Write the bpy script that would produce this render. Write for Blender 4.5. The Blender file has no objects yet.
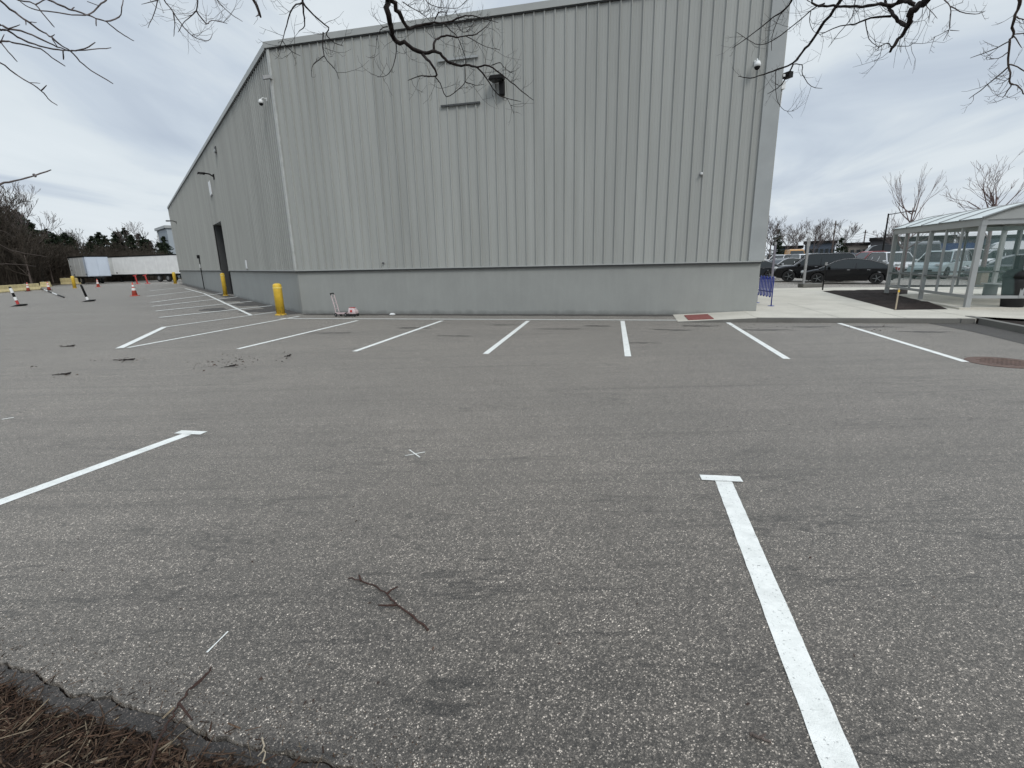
import bpy, math, random
from mathutils import Vector, Matrix
random.seed(7)
R = math.radians
sc = bpy.context.scene
col = sc.collection

# ------------------------------------------------------------------ camera
CF, CP, CR, CH = 488.0, 14.1, -1.3, 1.72
p_, r_ = R(CP), R(CR)
Fw = Vector((0, math.cos(p_), -math.sin(p_))); Up0 = Vector((0, math.sin(p_), math.cos(p_))); Rt0 = Vector((1, 0, 0))
Rt = Rt0*math.cos(r_) + Up0*math.sin(r_); Up = -Rt0*math.sin(r_) + Up0*math.cos(r_)
cd = bpy.data.cameras.new('camera'); cam = bpy.data.objects.new('camera', cd); col.objects.link(cam)
M = Matrix((Rt, Up, -Fw)).transposed().to_4x4(); M.translation = Vector((0, 0, CH))
cam.matrix_world = M
cd.sensor_width = 36; cd.lens = CF/1024*36; cd.clip_start = .02; cd.clip_end = 3000
sc.camera = cam
EYE = Vector((0, 0, CH))
def ray(x, y): return (Rt*((x-512)/CF) - Up*((y-384)/CF) + Fw)
def G(x, y, z=0.0):                       # where a sight line meets a level surface
    d = ray(x, y); t = (z-CH)/d.z; return Vector((d.x*t, d.y*t, z))
def D(x, y, dist):                        # point at a distance
    return EYE + ray(x, y).normalized()*dist
def AZ(x, dist, z=0.0, y=262):            # ground point in a direction at a horizontal distance
    d = ray(x, y); k = dist/math.hypot(d.x, d.y); return Vector((d.x*k, d.y*k, z))
def ON(P, Q, x, y):                       # point on the vertical plane through P,Q
    d = ray(x, y); n = Vector((Q.y-P.y, -(Q.x-P.x))); t = (n.x*P.x+n.y*P.y)/(n.x*d.x+n.y*d.y)
    return Vector((d.x*t, d.y*t, CH+d.z*t))

# ------------------------------------------------------------------ materials
def new_mat(name):
    m = bpy.data.materials.new(name); m.use_nodes = True
    nt = m.node_tree; b = nt.nodes['Principled BSDF']
    return m, nt, b
def N(nt, t, **kw):
    n = nt.nodes.new(t)
    for k, v in kw.items(): setattr(n, k, v)
    return n
def ramp(nt, fac, stops, interp='LINEAR'):
    r = N(nt, 'ShaderNodeValToRGB'); r.color_ramp.interpolation = interp
    e = r.color_ramp.elements
    while len(e) < len(stops): e.new(.5)
    for i, (p, c) in enumerate(stops):
        e[i].position = p; e[i].color = (c, c, c, 1) if not isinstance(c, tuple) else (*c, 1)
    nt.links.new(fac, r.inputs[0]); return r.outputs[0]
def noise(nt, vec, scale, detail=4, rough=.55, dist=0):
    n = N(nt, 'ShaderNodeTexNoise'); n.inputs['Scale'].default_value = scale; n.inputs['Detail'].default_value = detail
    n.inputs['Roughness'].default_value = rough; n.inputs['Distortion'].default_value = dist
    nt.links.new(vec, n.inputs['Vector']); return n.outputs['Fac']
def mapping(nt, vec, scale=(1,1,1), rot=(0,0,0), loc=(0,0,0)):
    m = N(nt, 'ShaderNodeMapping'); m.inputs['Scale'].default_value = scale; m.inputs['Rotation'].default_value = rot
    m.inputs['Location'].default_value = loc; nt.links.new(vec, m.inputs[0]); return m.outputs[0]
def mix(nt, a, b, fac, mode='MIX'):
    m = N(nt, 'ShaderNodeMix'); m.data_type = 'RGBA'; m.blend_type = mode
    for i, v in ((0, fac), (6, a), (7, b)):
        if isinstance(v, (int, float)): m.inputs[i].default_value = v if i == 0 else (v, v, v, 1)
        elif isinstance(v, tuple): m.inputs[i].default_value = (*v, 1)
        else: nt.links.new(v, m.inputs[i])
    return m.outputs[2]
def math_n(nt, op, a, b=None):
    m = N(nt, 'ShaderNodeMath'); m.operation = op
    for i, v in enumerate((a, b)):
        if v is None: continue
        if isinstance(v, (int, float)): m.inputs[i].default_value = v
        else: nt.links.new(v, m.inputs[i])
    return m.outputs[0]
def bump(nt, b, h, strength=.3, dist=.01):
    n = N(nt, 'ShaderNodeBump'); n.inputs['Strength'].default_value = strength; n.inputs['Distance'].default_value = dist
    nt.links.new(h, n.inputs['Height']); nt.links.new(n.outputs[0], b.inputs['Normal'])
def objco(nt): return N(nt, 'ShaderNodeTexCoord').outputs['Object']
def geopos(nt): return N(nt, 'ShaderNodeNewGeometry').outputs['Position']

def plain(name, c, rough=.6, metal=0, var=.12, scale=6, spec=.5, coat=0, bmp=0):
    m, nt, b = new_mat(name)
    f = noise(nt, objco(nt), scale, 5)
    lo = tuple(max(0, v*(1-var)) for v in c); hi = tuple(min(1, v*(1+var)) for v in c)
    nt.links.new(ramp(nt, f, [(.3, lo), (.7, hi)]), b.inputs['Base Color'])
    nt.links.new(ramp(nt, f, [(.2, max(0, rough-.08)), (.8, min(1, rough+.08))]), b.inputs['Roughness'])
    b.inputs['Metallic'].default_value = metal; b.inputs['Specular IOR Level'].default_value = spec
    b.inputs['Coat Weight'].default_value = coat
    if bmp: bump(nt, b, noise(nt, objco(nt), scale*8, 4), bmp, .01)
    return m

ROW = math.atan2(-3.2, 14.9)              # direction of the stall row and front wall

def asphalt(name, tone=1.0, patch=True, tint=(1,1,1), sheen=.42):
    m, nt, b = new_mat(name); P = geopos(nt)
    v = N(nt, 'ShaderNodeTexVoronoi'); v.inputs['Scale'].default_value = 200; nt.links.new(P, v.inputs['Vector'])
    v.inputs['Randomness'].default_value = 1
    sep = N(nt, 'ShaderNodeSeparateColor'); nt.links.new(v.outputs['Color'], sep.inputs[0])
    stone = ramp(nt, sep.outputs[0], [(0, .04), (.5, .075), (.80, .125), (.92, .24), (1, .62)])
    fine = noise(nt, P, 260, 3, .7)
    base = mix(nt, stone, ramp(nt, fine, [(.3, .35), (.7, 1.55)]), 1.0, 'MULTIPLY')
    # binder between stones
    gap = ramp(nt, v.outputs['Distance'], [(.35, 1.0), (.75, .45)])
    base = mix(nt, base, gap, .75, 'MULTIPLY')
    big = noise(nt, mapping(nt, P, (.6,1.2,1)), .3, 7, .65)
    base = mix(nt, base, ramp(nt, big, [(.3, .74), (.7, 1.26)]), 1.0, 'MULTIPLY')
    mid = noise(nt, mapping(nt, P, (1,1,1)), 2.2, 5, .65)
    base = mix(nt, base, ramp(nt, mid, [(.3, .88), (.7, 1.12)]), 1.0, 'MULTIPLY')
    if patch:
        # long roller / tyre streaks roughly along the row
        fs = noise(nt, mapping(nt, P, (.11, 6.5, 1), (0, 0, -ROW*.75)), 1.0, 5, .62, .25)
        base = mix(nt, base, ramp(nt, fs, [(.33, .55), (.41, .90), (.58, 1.02), (.72, 1.22)]), 1.0, 'MULTIPLY')
        st = noise(nt, mapping(nt, P, (.12, 1.9, 1), (0, 0, -ROW*.75)), 1.0, 6, .62, .35)
        base = mix(nt, base, ramp(nt, st, [(.28, .86), (.43, .98), (.60, 1.0), (.76, 1.1)]), 1.0, 'MULTIPLY')
        # hairline seams
        wv = noise(nt, mapping(nt, P, (.22, 1.1, 1), (0, 0, .03)), 1.0, 5, .6, .3)
        d = math_n(nt, 'ABSOLUTE', math_n(nt, 'SUBTRACT', wv, .5))
        brk = noise(nt, P, .5, 3)
        line = math_n(nt, 'MAXIMUM', ramp(nt, d, [(.0, .3), (.007, 1)]), ramp(nt, brk, [(.46, 0.0), (.54, 1.0)]))
        base = mix(nt, base, line, 1.0, 'MULTIPLY')
        # pale dusty scuffs
        sc_ = noise(nt, mapping(nt, P, (.5, 1.4, 1), (0, 0, .5)), 1.2, 7, .7, .6)
        base = mix(nt, base, (.2, .195, .185), ramp(nt, sc_, [(.62, 0.0), (.8, .35)]))
    v2 = N(nt, 'ShaderNodeTexVoronoi'); v2.inputs['Scale'].default_value = 70; nt.links.new(P, v2.inputs['Vector'])
    sp2 = N(nt, 'ShaderNodeSeparateColor'); nt.links.new(v2.outputs['Color'], sp2.inputs[0])
    base = mix(nt, base, ramp(nt, sp2.outputs[1], [(0, .62), (.5, .95), (.88, 1.16), (1, 1.7)]), 1.0, 'MULTIPLY')
    base = mix(nt, base, ramp(nt, noise(nt, P, 22, 6, .85), [(.3, .72), (.7, 1.28)]), 1.0, 'MULTIPLY')
    base = mix(nt, base, tuple(tone*t for t in tint), 1.0, 'MULTIPLY')
    nt.links.new(base, b.inputs['Base Color'])
    b.inputs['Roughness'].default_value = .66; b.inputs['Specular IOR Level'].default_value = .55
    b.inputs['Sheen Weight'].default_value = sheen; b.inputs['Sheen Roughness'].default_value = .42; b.inputs['Sheen Tint'].default_value = (1, .93, .83, 1)
    h = mix(nt, v.outputs['Distance'], fine, .35)
    bump(nt, b, h, .7, .006)
    return m
ASPH = asphalt('asphalt', 1.10, True, (1.15, 1.0, .84))
ASPH_EDGE = asphalt('asphalt_edge', .32, False, (1.2, .98, .82), .1)
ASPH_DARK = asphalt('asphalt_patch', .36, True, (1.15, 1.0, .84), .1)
ASPH_LOT = asphalt('asphalt_lot', 2.3, False, (1.1, 1.0, .88))

def paint_mat():
    m, nt, b = new_mat('road_paint'); P = geopos(nt)
    v = N(nt, 'ShaderNodeTexVoronoi'); v.inputs['Scale'].default_value = 125; nt.links.new(P, v.inputs['Vector'])
    n1 = noise(nt, P, 9, 6, .7)
    c = ramp(nt, n1, [(.3, (.66, .67, .63)), (.7, (.82, .82, .78))])
    holes = noise(nt, P, 60, 4, .75)
    wear = ramp(nt, holes, [(.33, .9), (.40, 0.0)])
    c = mix(nt, c, (.22, .22, .21), wear)
    c = mix(nt, c, ramp(nt, noise(nt, mapping(nt, P, (1, 2.5, 1)), 3.5, 6, .7), [(.32, .84), (.5, 1.0)]), 1.0, 'MULTIPLY')
    nt.links.new(c, b.inputs['Base Color']); b.inputs['Roughness'].default_value = .6
    bump(nt, b, mix(nt, v.outputs['Distance'], holes, .4), .5, .004)
    return m
PAINT = paint_mat()

def siding_mat(name, c):
    m, nt, b = new_mat(name); o = objco(nt)
    uv = N(nt, 'ShaderNodeUVMap').outputs[0]
    sp = N(nt, 'ShaderNodeSeparateXYZ'); nt.links.new(uv, sp.inputs[0])
    fl = math_n(nt, 'FLOOR', math_n(nt, 'DIVIDE', sp.outputs[0], .915))
    wn = N(nt, 'ShaderNodeTexWhiteNoise'); wn.noise_dimensions = '1D'; nt.links.new(fl, wn.inputs['W'])
    base = mix(nt, c, ramp(nt, wn.outputs['Value'], [(0, .94), (1, 1.05)]), 1.0, 'MULTIPLY')
    dirt = noise(nt, mapping(nt, uv, (2.2, .12, 1)), 1.4, 6, .6)
    base = mix(nt, base, ramp(nt, dirt, [(.3, .88), (.7, 1.07)]), 1.0, 'MULTIPLY')
    # screws rows: tiny dark heads
    nt.links.new(base, b.inputs['Base Color'])
    nt.links.new(ramp(nt, dirt, [(.3, .52), (.7, .40)]), b.inputs['Roughness'])
    bump(nt, b, noise(nt, mapping(nt, uv, (1, .25, 1)), 3.0, 3), .12, .02)
    return m
SIDING = siding_mat('painted_steel_siding', (.345, .352, .33))
def plinth_mat():
    m, nt, b = new_mat('painted_concrete'); P = geopos(nt)
    n1 = noise(nt, P, .9, 6, .65); n2 = noise(nt, mapping(nt, P, (3, 3, .5)), 2.0, 5, .6)
    base = mix(nt, (.285, .292, .275), ramp(nt, n1, [(.3, .94), (.7, 1.05)]), 1.0, 'MULTIPLY')
    base = mix(nt, base, ramp(nt, n2, [(.3, .965), (.7, 1.03)]), 1.0, 'MULTIPLY')
    sp = N(nt, 'ShaderNodeSeparateXYZ'); nt.links.new(P, sp.inputs[0])
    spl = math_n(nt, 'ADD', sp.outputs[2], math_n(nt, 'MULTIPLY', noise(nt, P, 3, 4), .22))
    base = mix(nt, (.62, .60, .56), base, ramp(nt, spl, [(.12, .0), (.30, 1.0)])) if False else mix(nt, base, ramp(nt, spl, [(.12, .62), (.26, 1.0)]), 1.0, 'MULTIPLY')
    nt.links.new(base, b.inputs['Base Color']); b.inputs['Roughness'].default_value = .7
    bump(nt, b, noise(nt, P, 14, 5, .7), .25, .01)
    return m
PLINTH = plinth_mat()
TRIM = plain('trim_metal', (.33, .345, .34), .45, 0, .06, 2)
TRIM_LT = plain('pale_trim', (.35, .36, .345), .45, 0, .05, 2)
DARKGAP = plain('dark_flashing_shade', (.05, .052, .052), .6)  # flashing and joints, also the painted eave and doorway shade
def concrete(name, c, sc_=1.0):
    m, nt, b = new_mat(name); P = geopos(nt)
    n1 = noise(nt, P, .8*sc_, 7, .65); n2 = noise(nt, P, 45, 4, .7)
    base = mix(nt, c, ramp(nt, n1, [(.3, .84), (.7, 1.12)]), 1.0, 'MULTIPLY')
    base = mix(nt, base, ramp(nt, n2, [(.3, .85), (.7, 1.12)]), 1.0, 'MULTIPLY')
    nt.links.new(base, b.inputs['Base Color']); b.inputs['Roughness'].default_value = .85
    bump(nt, b, n2, .3, .005); return m
CONC = concrete('sidewalk_concrete', (.52, .49, .42))
CURB = concrete('curb_concrete', (.15, .145, .13))
SLAB = concrete('shelter_pad', (.27, .26, .235))
def soil(name, a, c, s=30):
    m, nt, b = new_mat(name); P = geopos(nt)
    n1 = noise(nt, P, s, 6, .75); n2 = noise(nt, P, s*.12, 4)
    base = ramp(nt, n1, [(.3, a), (.7, c)])
    base = mix(nt, base, ramp(nt, n2, [(.3, .6), (.7, 1.25)]), 1.0, 'MULTIPLY')
    nt.links.new(base, b.inputs['Base Color']); b.inputs['Roughness'].default_value = .95
    b.inputs['Specular IOR Level'].default_value = .2
    bump(nt, b, n1, .9, .03); return m
SOIL = soil('mulch_soil', (.008, .006, .005), (.05, .035, .027))
MULCH = soil('bed_mulch', (.012, .009, .008), (.045, .032, .026), 14)
WOODFLOOR = soil('forest_floor', (.03, .022, .015), (.09, .065, .04), 2)
GRASS = soil('dry_grass', (.035, .04, .018), (.09, .095, .045), 6)
def chipmat(name, cols, rough=.85):
    m, nt, b = new_mat(name); g = N(nt, 'ShaderNodeNewGeometry')
    st = [(i/(len(cols)-1), c) for i, c in enumerate(cols)]
    base = ramp(nt, g.outputs['Random Per Island'], st)
    n2 = noise(nt, mapping(nt, g.outputs['Position'], (1,1,1)), 80, 4)
    base = mix(nt, base, ramp(nt, n2, [(.3, .6), (.7, 1.3)]), 1.0, 'MULTIPLY')
    nt.links.new(base, b.inputs['Base Color']); b.inputs['Roughness'].default_value = rough
    b.inputs['Specular IOR Level'].default_value = .25
    return m
CHIPS = chipmat('wood_chips', [(.014,.009,.006), (.03,.018,.012), (.055,.030,.019), (.09,.052,.033), (.035,.02,.013), (.11,.07,.045), (.02,.012,.009), (.24,.19,.13)])
LITTER = chipmat('litter', [(.03,.022,.018), (.07,.05,.04), (.045,.03,.025), (.12,.075,.055)])
BARK = plain('dark_bark', (.028, .022, .02), .9, 0, .45, 30, .2, 0, .6)
BARK_MID = plain('grey_bark', (.10, .08, .07), .9, 0, .4, 18, .2, 0, .4)
TWIG = plain('fine_twig', (.12, .10, .095), .9, 0, .3, 12, .2)
TWIG_BROWN = plain('woodland_twig', (.062, .052, .042), .95, 0, .35, 3, .1)
TWIG_RED = plain('sapling_twig', (.17, .125, .12), .9, 0, .3, 6, .2)
NEEDLE = chipmat('needles', [(.012,.02,.011), (.022,.034,.018), (.035,.048,.024), (.018,.028,.015)])
STICK = plain('reddish_stick', (.055, .03, .023), .8, 0, .4, 60, .3, 0, .5)
PALEWOOD = plain('bleached_wood', (.36, .30, .22), .8, 0, .2, 40)
YEL = plain('yellow_plastic', (.66, .43, .04), .5, 0, .16, 5)
_nt = YEL.node_tree; _b = _nt.nodes['Principled BSDF']; _l = _b.inputs['Base Color'].links[0].from_socket
_n = noise(_nt, mapping(_nt, objco(_nt), (6, 6, 2.2)), 2.5, 7, .75); _sp = N(_nt, 'ShaderNodeSeparateXYZ'); _nt.links.new(objco(_nt), _sp.inputs[0])
_w = math_n(_nt, 'ADD', _n, math_n(_nt, 'MULTIPLY', math_n(_nt, 'MAXIMUM', math_n(_nt, 'SUBTRACT', .35, _sp.outputs[2]), 0.0), .35))
_nt.links.new(mix(_nt, _l, (.16, .12, .06), ramp(_nt, _w, [(.58, 0.0), (.68, .75)])), _b.inputs['Base Color'])
YELC = plain('yellow_concrete', (.52, .43, .22), .8, 0, .2, 4)
ORANGE = plain('cone_orange', (.52, .10, .07), .55, 0, .12, 5)
REDP = plain('red_paint', (.42, .04, .035), .5, 0, .15, 5)
REFL = plain('reflective_white', (.75, .75, .73), .4, 0, .05, 5)
RUBBER = plain('black_rubber', (.018, .018, .018), .8, 0, .2, 10)
BLACKM = plain('black_metal', (.006, .006, .006), .6, 0, .2, 10, .25)
WHITEP = plain('white_paint', (.72, .73, .72), .45, 0, .06, 3)
TRAILW = plain('trailer_white', (.82, .82, .80), .5, 0, .07, 1.2)
TRAILB = plain('trailer_bluish', (.56, .62, .70), .4, 0, .06, 1.0)
TRAILG = plain('trailer_beige', (.68, .685, .66), .55, 0, .1, 1.0)
BLUEP = plain('blue_powder_coat', (.012, .03, .24), .35, 0, .1, 6)
GALV = plain('galvanised_steel', (.30, .30, .30), .45, .5, .12, 14)
PURPG = plain('weathered_post', (.19, .18, .21), .6, .2, .12, 10)
ALU = plain('shelter_aluminium', (.36, .37, .365), .4, .25, .06, 4)
ALU_DK = plain('shelter_dark_frame', (.17, .18, .18), .45, .3, .06, 4)
REDMAT = plain('red_tactile', (.22, .075, .065), .8, 0, .2, 14, .3, 0, .4)
IRON = plain('rusty_iron', (.13, .085, .068), .75, .2, .3, 10, .4, 0, .5)
PINKM = plain('pinkish_white_metal', (.62, .50, .50), .45, .2, .12, 12)
def glass(name, c=(.75,.82,.80), alpha=.25):
    m, nt, b = new_mat(name)
    b.inputs['Base Color'].default_value = (*c, 1); b.inputs['Roughness'].default_value = .04
    b.inputs['Alpha'].default_value = alpha; b.inputs['Specular IOR Level'].default_value = .8
    return m
PANE = glass('shelter_glass', (.25, .38, .36), .08)
ROOFP = plain('frosted_roof', (.62, .66, .64), .35, 0, .04, 3)
CARGLASS = plain('car_glass', (.010, .014, .014), .05, 0, .1, 2, .55)
CHROME = plain('alloy', (.45, .45, .46), .25, .8, .08, 10)
LAMPW = plain('headlight', (.6, .62, .62), .15, 0, .05, 10)
LAMPR = plain('tail_lamp', (.30, .015, .012), .2, 0, .1, 10)
def carpaint(n, c): return plain('paint_'+n, c, .30, 0, .03, 1, .3, .25)
CP_ = dict(black=carpaint('black', (.003,.003,.0035)), white=carpaint('white', (.72,.73,.74)), silver=carpaint('silver', (.40,.42,.43)),
           grey=carpaint('grey', (.15,.16,.17)), blue=carpaint('blue', (.03,.06,.15)), red=carpaint('red', (.25,.02,.02)),
           dark=carpaint('dark', (.025,.028,.032)), teal=carpaint('pale_teal', (.30,.37,.38)), yellow=carpaint('yellow', (.5,.27,.09)))

# ------------------------------------------------------------------ mesh helpers
class MB:
    def __init__(s): s.v = []; s.f = []; s.uv = {}
    def add(s, vs, fs):
        o = len(s.v); s.v += [Vector(v) for v in vs]; s.f += [tuple(i+o for i in f) for f in fs]; return o
    def box(s, c, d, rz=0, rx=0, ry=0):
        m = Matrix.Rotation(rz, 3, 'Z') @ Matrix.Rotation(ry, 3, 'Y') @ Matrix.Rotation(rx, 3, 'X'); c = Vector(c)
        vs = [c + m @ Vector((x*d[0]/2, y*d[1]/2, z*d[2]/2)) for z in (-1,1) for y in (-1,1) for x in (-1,1)]
        s.add(vs, [(0,2,3,1),(4,5,7,6),(0,1,5,4),(2,6,7,3),(0,4,6,2),(1,3,7,5)])
        return s
    def bar(s, a, b, w, d=None):          # square bar between two points
        a, b = Vector(a), Vector(b); d = d or w; z = (b-a).normalized()
        x = z.cross(Vector((0,0,1)));  x = Vector((1,0,0)) if x.length < 1e-4 else x.normalized(); y = z.cross(x)
        vs = [q + x*i*w/2 + y*j*d/2 for q in (a, b) for i, j in ((-1,-1),(1,-1),(1,1),(-1,1))]
        s.add(vs, [(3,2,1,0),(4,5,6,7),(0,1,5,4),(1,2,6,5),(2,3,7,6),(3,0,4,7)]); return s
    def tube(s, pts, rad, n=6, cap=True):
        pts = [Vector(p) for p in pts]
        if not isinstance(rad, (list, tuple)): rad = [rad]*len(pts)
        rings = []; prev = None
        for i, p in enumerate(pts):
            t = (pts[min(i+1, len(pts)-1)] - pts[max(i-1, 0)])
            t = t.normalized() if t.length > 1e-9 else Vector((0,0,1))
            if prev is None:
                x = t.cross(Vector((0,0,1)));  x = x.normalized() if x.length > .05 else Vector((1,0,0))
            else:
                x = prev - t*prev.dot(t); x = x.normalized() if x.length > 1e-5 else Vector((1,0,0))
            prev = x; y = t.cross(x)
            rings.append([p + (x*math.cos(2*math.pi*k/n) + y*math.sin(2*math.pi*k/n))*rad[i] for k in range(n)])
        vs = [q for r in rings for q in r]; fs = []
        for i in range(len(pts)-1):
            for k in range(n):
                a = i*n+k; b = i*n+(k+1) % n; fs.append((a, b, b+n, a+n))
        if cap: fs.append(tuple(range(n-1, -1, -1))); fs.append(tuple((len(pts)-1)*n+k for k in range(n)))
        s.add(vs, fs); return s
    def lathe(s, prof, n=16, c=(0,0,0), tilt=None):
        c = Vector(c); vs = []; fs = []
        for r, z in prof:
            for k in range(n):
                v = Vector((r*math.cos(2*math.pi*k/n), r*math.sin(2*math.pi*k/n), z))
                if tilt is not None: v = tilt @ v
                vs.append(c+v)
        for i in range(len(prof)-1):
            for k in range(n):
                a = i*n+k; b = i*n+(k+1) % n; fs.append((a, b, b+n, a+n))
        fs.append(tuple(range(n-1, -1, -1))); fs.append(tuple((len(prof)-1)*n+k for k in range(n)))
        s.add(vs, fs); return s
    def prism(s, poly, z0, z1):
        n = len(poly); vs = [(p[0], p[1], z0) for p in poly]+[(p[0], p[1], z1) for p in poly]
        fs = [tuple(range(n-1, -1, -1)), tuple(range(n, 2*n))]+[(i, (i+1) % n, (i+1) % n+n, i+n) for i in range(n)]
        s.add(vs, fs); return s
    def loft(s, layers, cap=True):
        n = len(layers[0]); vs = [q for l in layers for q in l]; fs = []
        for i in range(len(layers)-1):
            for k in range(n):
                a = i*n+k; b = i*n+(k+1) % n; fs.append((a, b, b+n, a+n))
        if cap: fs.append(tuple(range(n-1, -1, -1))); fs.append(tuple((len(layers)-1)*n+k for k in range(n)))
        s.add(vs, fs); return s
    def build(s, name, mat, parent=None, world=False, smooth=False, bevel=0):
        me = bpy.data.meshes.new(name)
        off = parent.location if (world and parent) else Vector((0,0,0))
        me.from_pydata([tuple(v-off) for v in s.v], [], s.f)
        me.materials.append(mat); me.update()
        import bmesh
        b = bmesh.new(); b.from_mesh(me); bmesh.ops.recalc_face_normals(b, faces=b.faces) if len(s.f) < 60000 else None
        b.to_mesh(me); b.free()
        o = bpy.data.objects.new(name, me); col.objects.link(o); o.parent = parent
        if smooth:
            for p in me.polygons: p.use_smooth = True
        if bevel:
            md = o.modifiers.new('bevel', 'BEVEL'); md.width = bevel; md.segments = 2; md.limit_method = 'ANGLE'
        return o
def tag(o, label=None, cat=None, group=None, kind=None):
    if label: o['label'] = label
    if cat: o['category'] = cat
    if group: o['group'] = group
    if kind: o['kind'] = kind
    return o
def thing(name, loc, label, cat, group=None, rz=0):
    o = bpy.data.objects.new(name, None); col.objects.link(o); o.location = loc; o.rotation_euler.z = rz
    o.empty_display_size = .2
    return tag(o, label, cat, group)
def copy_tree(o, parent=None):
    c = o.copy(); col.objects.link(c); c.parent = parent
    for ch in [x for x in bpy.data.objects if x.parent == o]: copy_tree(ch, c)
    return c
def structure(name, mb, mat, label=None, cat=None):
    o = mb.build(name, mat); tag(o, label, cat, None, 'structure'); return o

# ------------------------------------------------------------------ ground
def lerp(a, b, t): return a+(b-a)*t
edge_px = [(-260,560), (-120,610), (0,660), (45,678), (90,694), (130,702), (170,716), (200,728), (250,744), (300,754), (350,764), (420,790), (520,840), (700,920)]
edge = [G(*p) for p in edge_px]
from mathutils import noise as mn
def jag(path, amp, step, seed):
    rnd = random.Random(seed); out = []
    for a, b in zip(path[:-1], path[1:]):
        n = max(1, int((b-a).length/step)); nrm = Vector((-(b-a).y, (b-a).x, 0)).normalized()
        for i in range(n):
            q = lerp(a, b, i/n); f = mn.noise(Vector((q.x*4, q.y*4, seed)))*1.2+mn.noise(Vector((q.x*15, q.y*15, seed)))*.9+mn.noise(Vector((q.x*50, q.y*50, seed)))*.35
            out.append(q + nrm*amp*1.5*f)
    out.append(path[-1]); return out
je = jag(edge, .014, .012, 3)
je = [Vector((-700, je[0].y+120, 0)), Vector((-12, je[0].y+2.2, 0))] + je + [Vector((9, -.8, 0)), Vector((700, -60, 0))]
# asphalt: fan between the jagged edge and the horizon, split in strips to stay well shaped
def main_asphalt():
    mb = MB(); n = len(je)
    near = [Vector((p.x, p.y, 0)) for p in je]
    far = []
    for i, p in enumerate(near):
        a = lerp(-150, -30, i/(n-1)) if False else lerp(math.pi*.98, math.pi*.02, i/(n-1))
        far.append(Vector((900*math.cos(a), 900*math.sin(a)+60, 0)))
    low = [p+Vector((0,0,-.035)) for p in near]
    vs = near+far+low; fs = [(i, i+1, n+i+1, n+i) for i in range(n-1)]+[(2*n+i, 2*n+i+1, i+1, i) for i in range(n-1)]
    mb.add(vs, fs); return mb
structure('asphalt', main_asphalt(), ASPH)
# crumbling strip beyond the crack
inner = [p for p in je[2:-2]]
rnd = random.Random(5)
mb = MB(); outer = []
for i, p in enumerate(inner):
    t = i/len(inner); w = .035+.05*max(0, math.sin(t*math.pi*1.25-.55))+.03*mn.noise(p*9)+.015*mn.noise(p*40)
    outer.append(p+Vector((-.35, -1, 0)).normalized()*w)
inn = [p+Vector((-.35, -1, 0)).normalized()*(.013+.012*mn.noise(p*7)+.006*mn.noise(p*30)) for p in inner]
n = len(inn)
mb.add([v+Vector((0,0,-.006)) for v in inn]+[v+Vector((0,0,-.014)) for v in outer]+[v+Vector((0,0,-.045)) for v in inn]+[v+Vector((0,0,-.05)) for v in outer],
       [(i, i+1, n+i+1, n+i) for i in range(n-1)]+[(i, 2*n+i, 2*n+i+1, i+1) for i in range(n-1)]+[(n+i, n+i+1, 3*n+i+1, 3*n+i) for i in range(n-1)])
structure('asphalt_edge', mb, ASPH_EDGE)
# soil bed under and behind the photographer
mb = MB(); NX, NY = 150, 70
from mathutils import noise as mn
def bedz(x, y): return -.03 + .018*mn.noise(Vector((x*5, y*5, 0))) + .010*mn.noise(Vector((x*22, y*22, 3)))
vs = []; fs = []
for j in range(NY):
    for i in range(NX):
        x = lerp(-5, 3.5, i/(NX-1)); y = lerp(-1.5, 3.4, j/(NY-1)); vs.append((x, y, bedz(x, y)))
for j in range(NY-1):
    for i in range(NX-1): a = j*NX+i; fs.append((a, a+1, a+NX+1, a+NX))
mb.add(vs, fs); structure('mulch_bed', mb, SOIL)
mb = MB(); mb.add([(-900,-300,-.07),(900,-300,-.07),(900,5,-.07),(-900,5,-.07)], [(0,1,2,3)]); structure('ground', mb, SOIL)

# wood chips, needles and twigs in the bed (uncountable)
def edge_y(x):
    for a, b in zip(edge[:-1], edge[1:]):
        if a.x <= x <= b.x: return lerp(a.y, b.y, (x-a.x)/(b.x-a.x))
    return 0
mb = MB(); rnd = random.Random(11)
def chip(mb, p, L, w, t, a, tl, rnd):
    d = Vector((math.cos(a)*math.cos(tl), math.sin(a)*math.cos(tl), math.sin(tl))); s_ = Vector((-math.sin(a), math.cos(a), 0)); u = d.cross(s_)
    if u.z < 0: u = -u
    k = rnd.uniform(.3, 1)
    e0, e1 = p-d*L/2, p+d*L/2
    mb.add([e0-s_*w/2*k, e0+s_*w/2*k, e1+s_*w/2, e1-s_*w/2*k, e0+s_*w*.2+u*t, e1+s_*w*.1+u*t], [(0,1,4),(1,2,5,4),(2,3,5),(3,0,4,5),(0,3,2,1)])
for i in range(17000):
    x = rnd.uniform(-2.9, .2); ey = edge_y(x); y = ey - .02 - abs(rnd.gauss(0, .35))
    if rnd.random() < .012: y = ey + abs(rnd.gauss(0, .02))
    if y < .6: continue
    d_in = ey-y
    if d_in < .07 and rnd.random() < .7: continue
    L = rnd.choice((.005, .008, .012, .018, .028, .045))*rnd.uniform(.6, 1.4)
    chip(mb, Vector((x, y, max(bedz(x, y), -.03 if d_in > 0 else 0)+rnd.uniform(.002, .022))), L, L*rnd.uniform(.06, .26), rnd.uniform(.001, .004), rnd.uniform(0, 6.3), rnd.gauss(0, .3), rnd)
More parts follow.
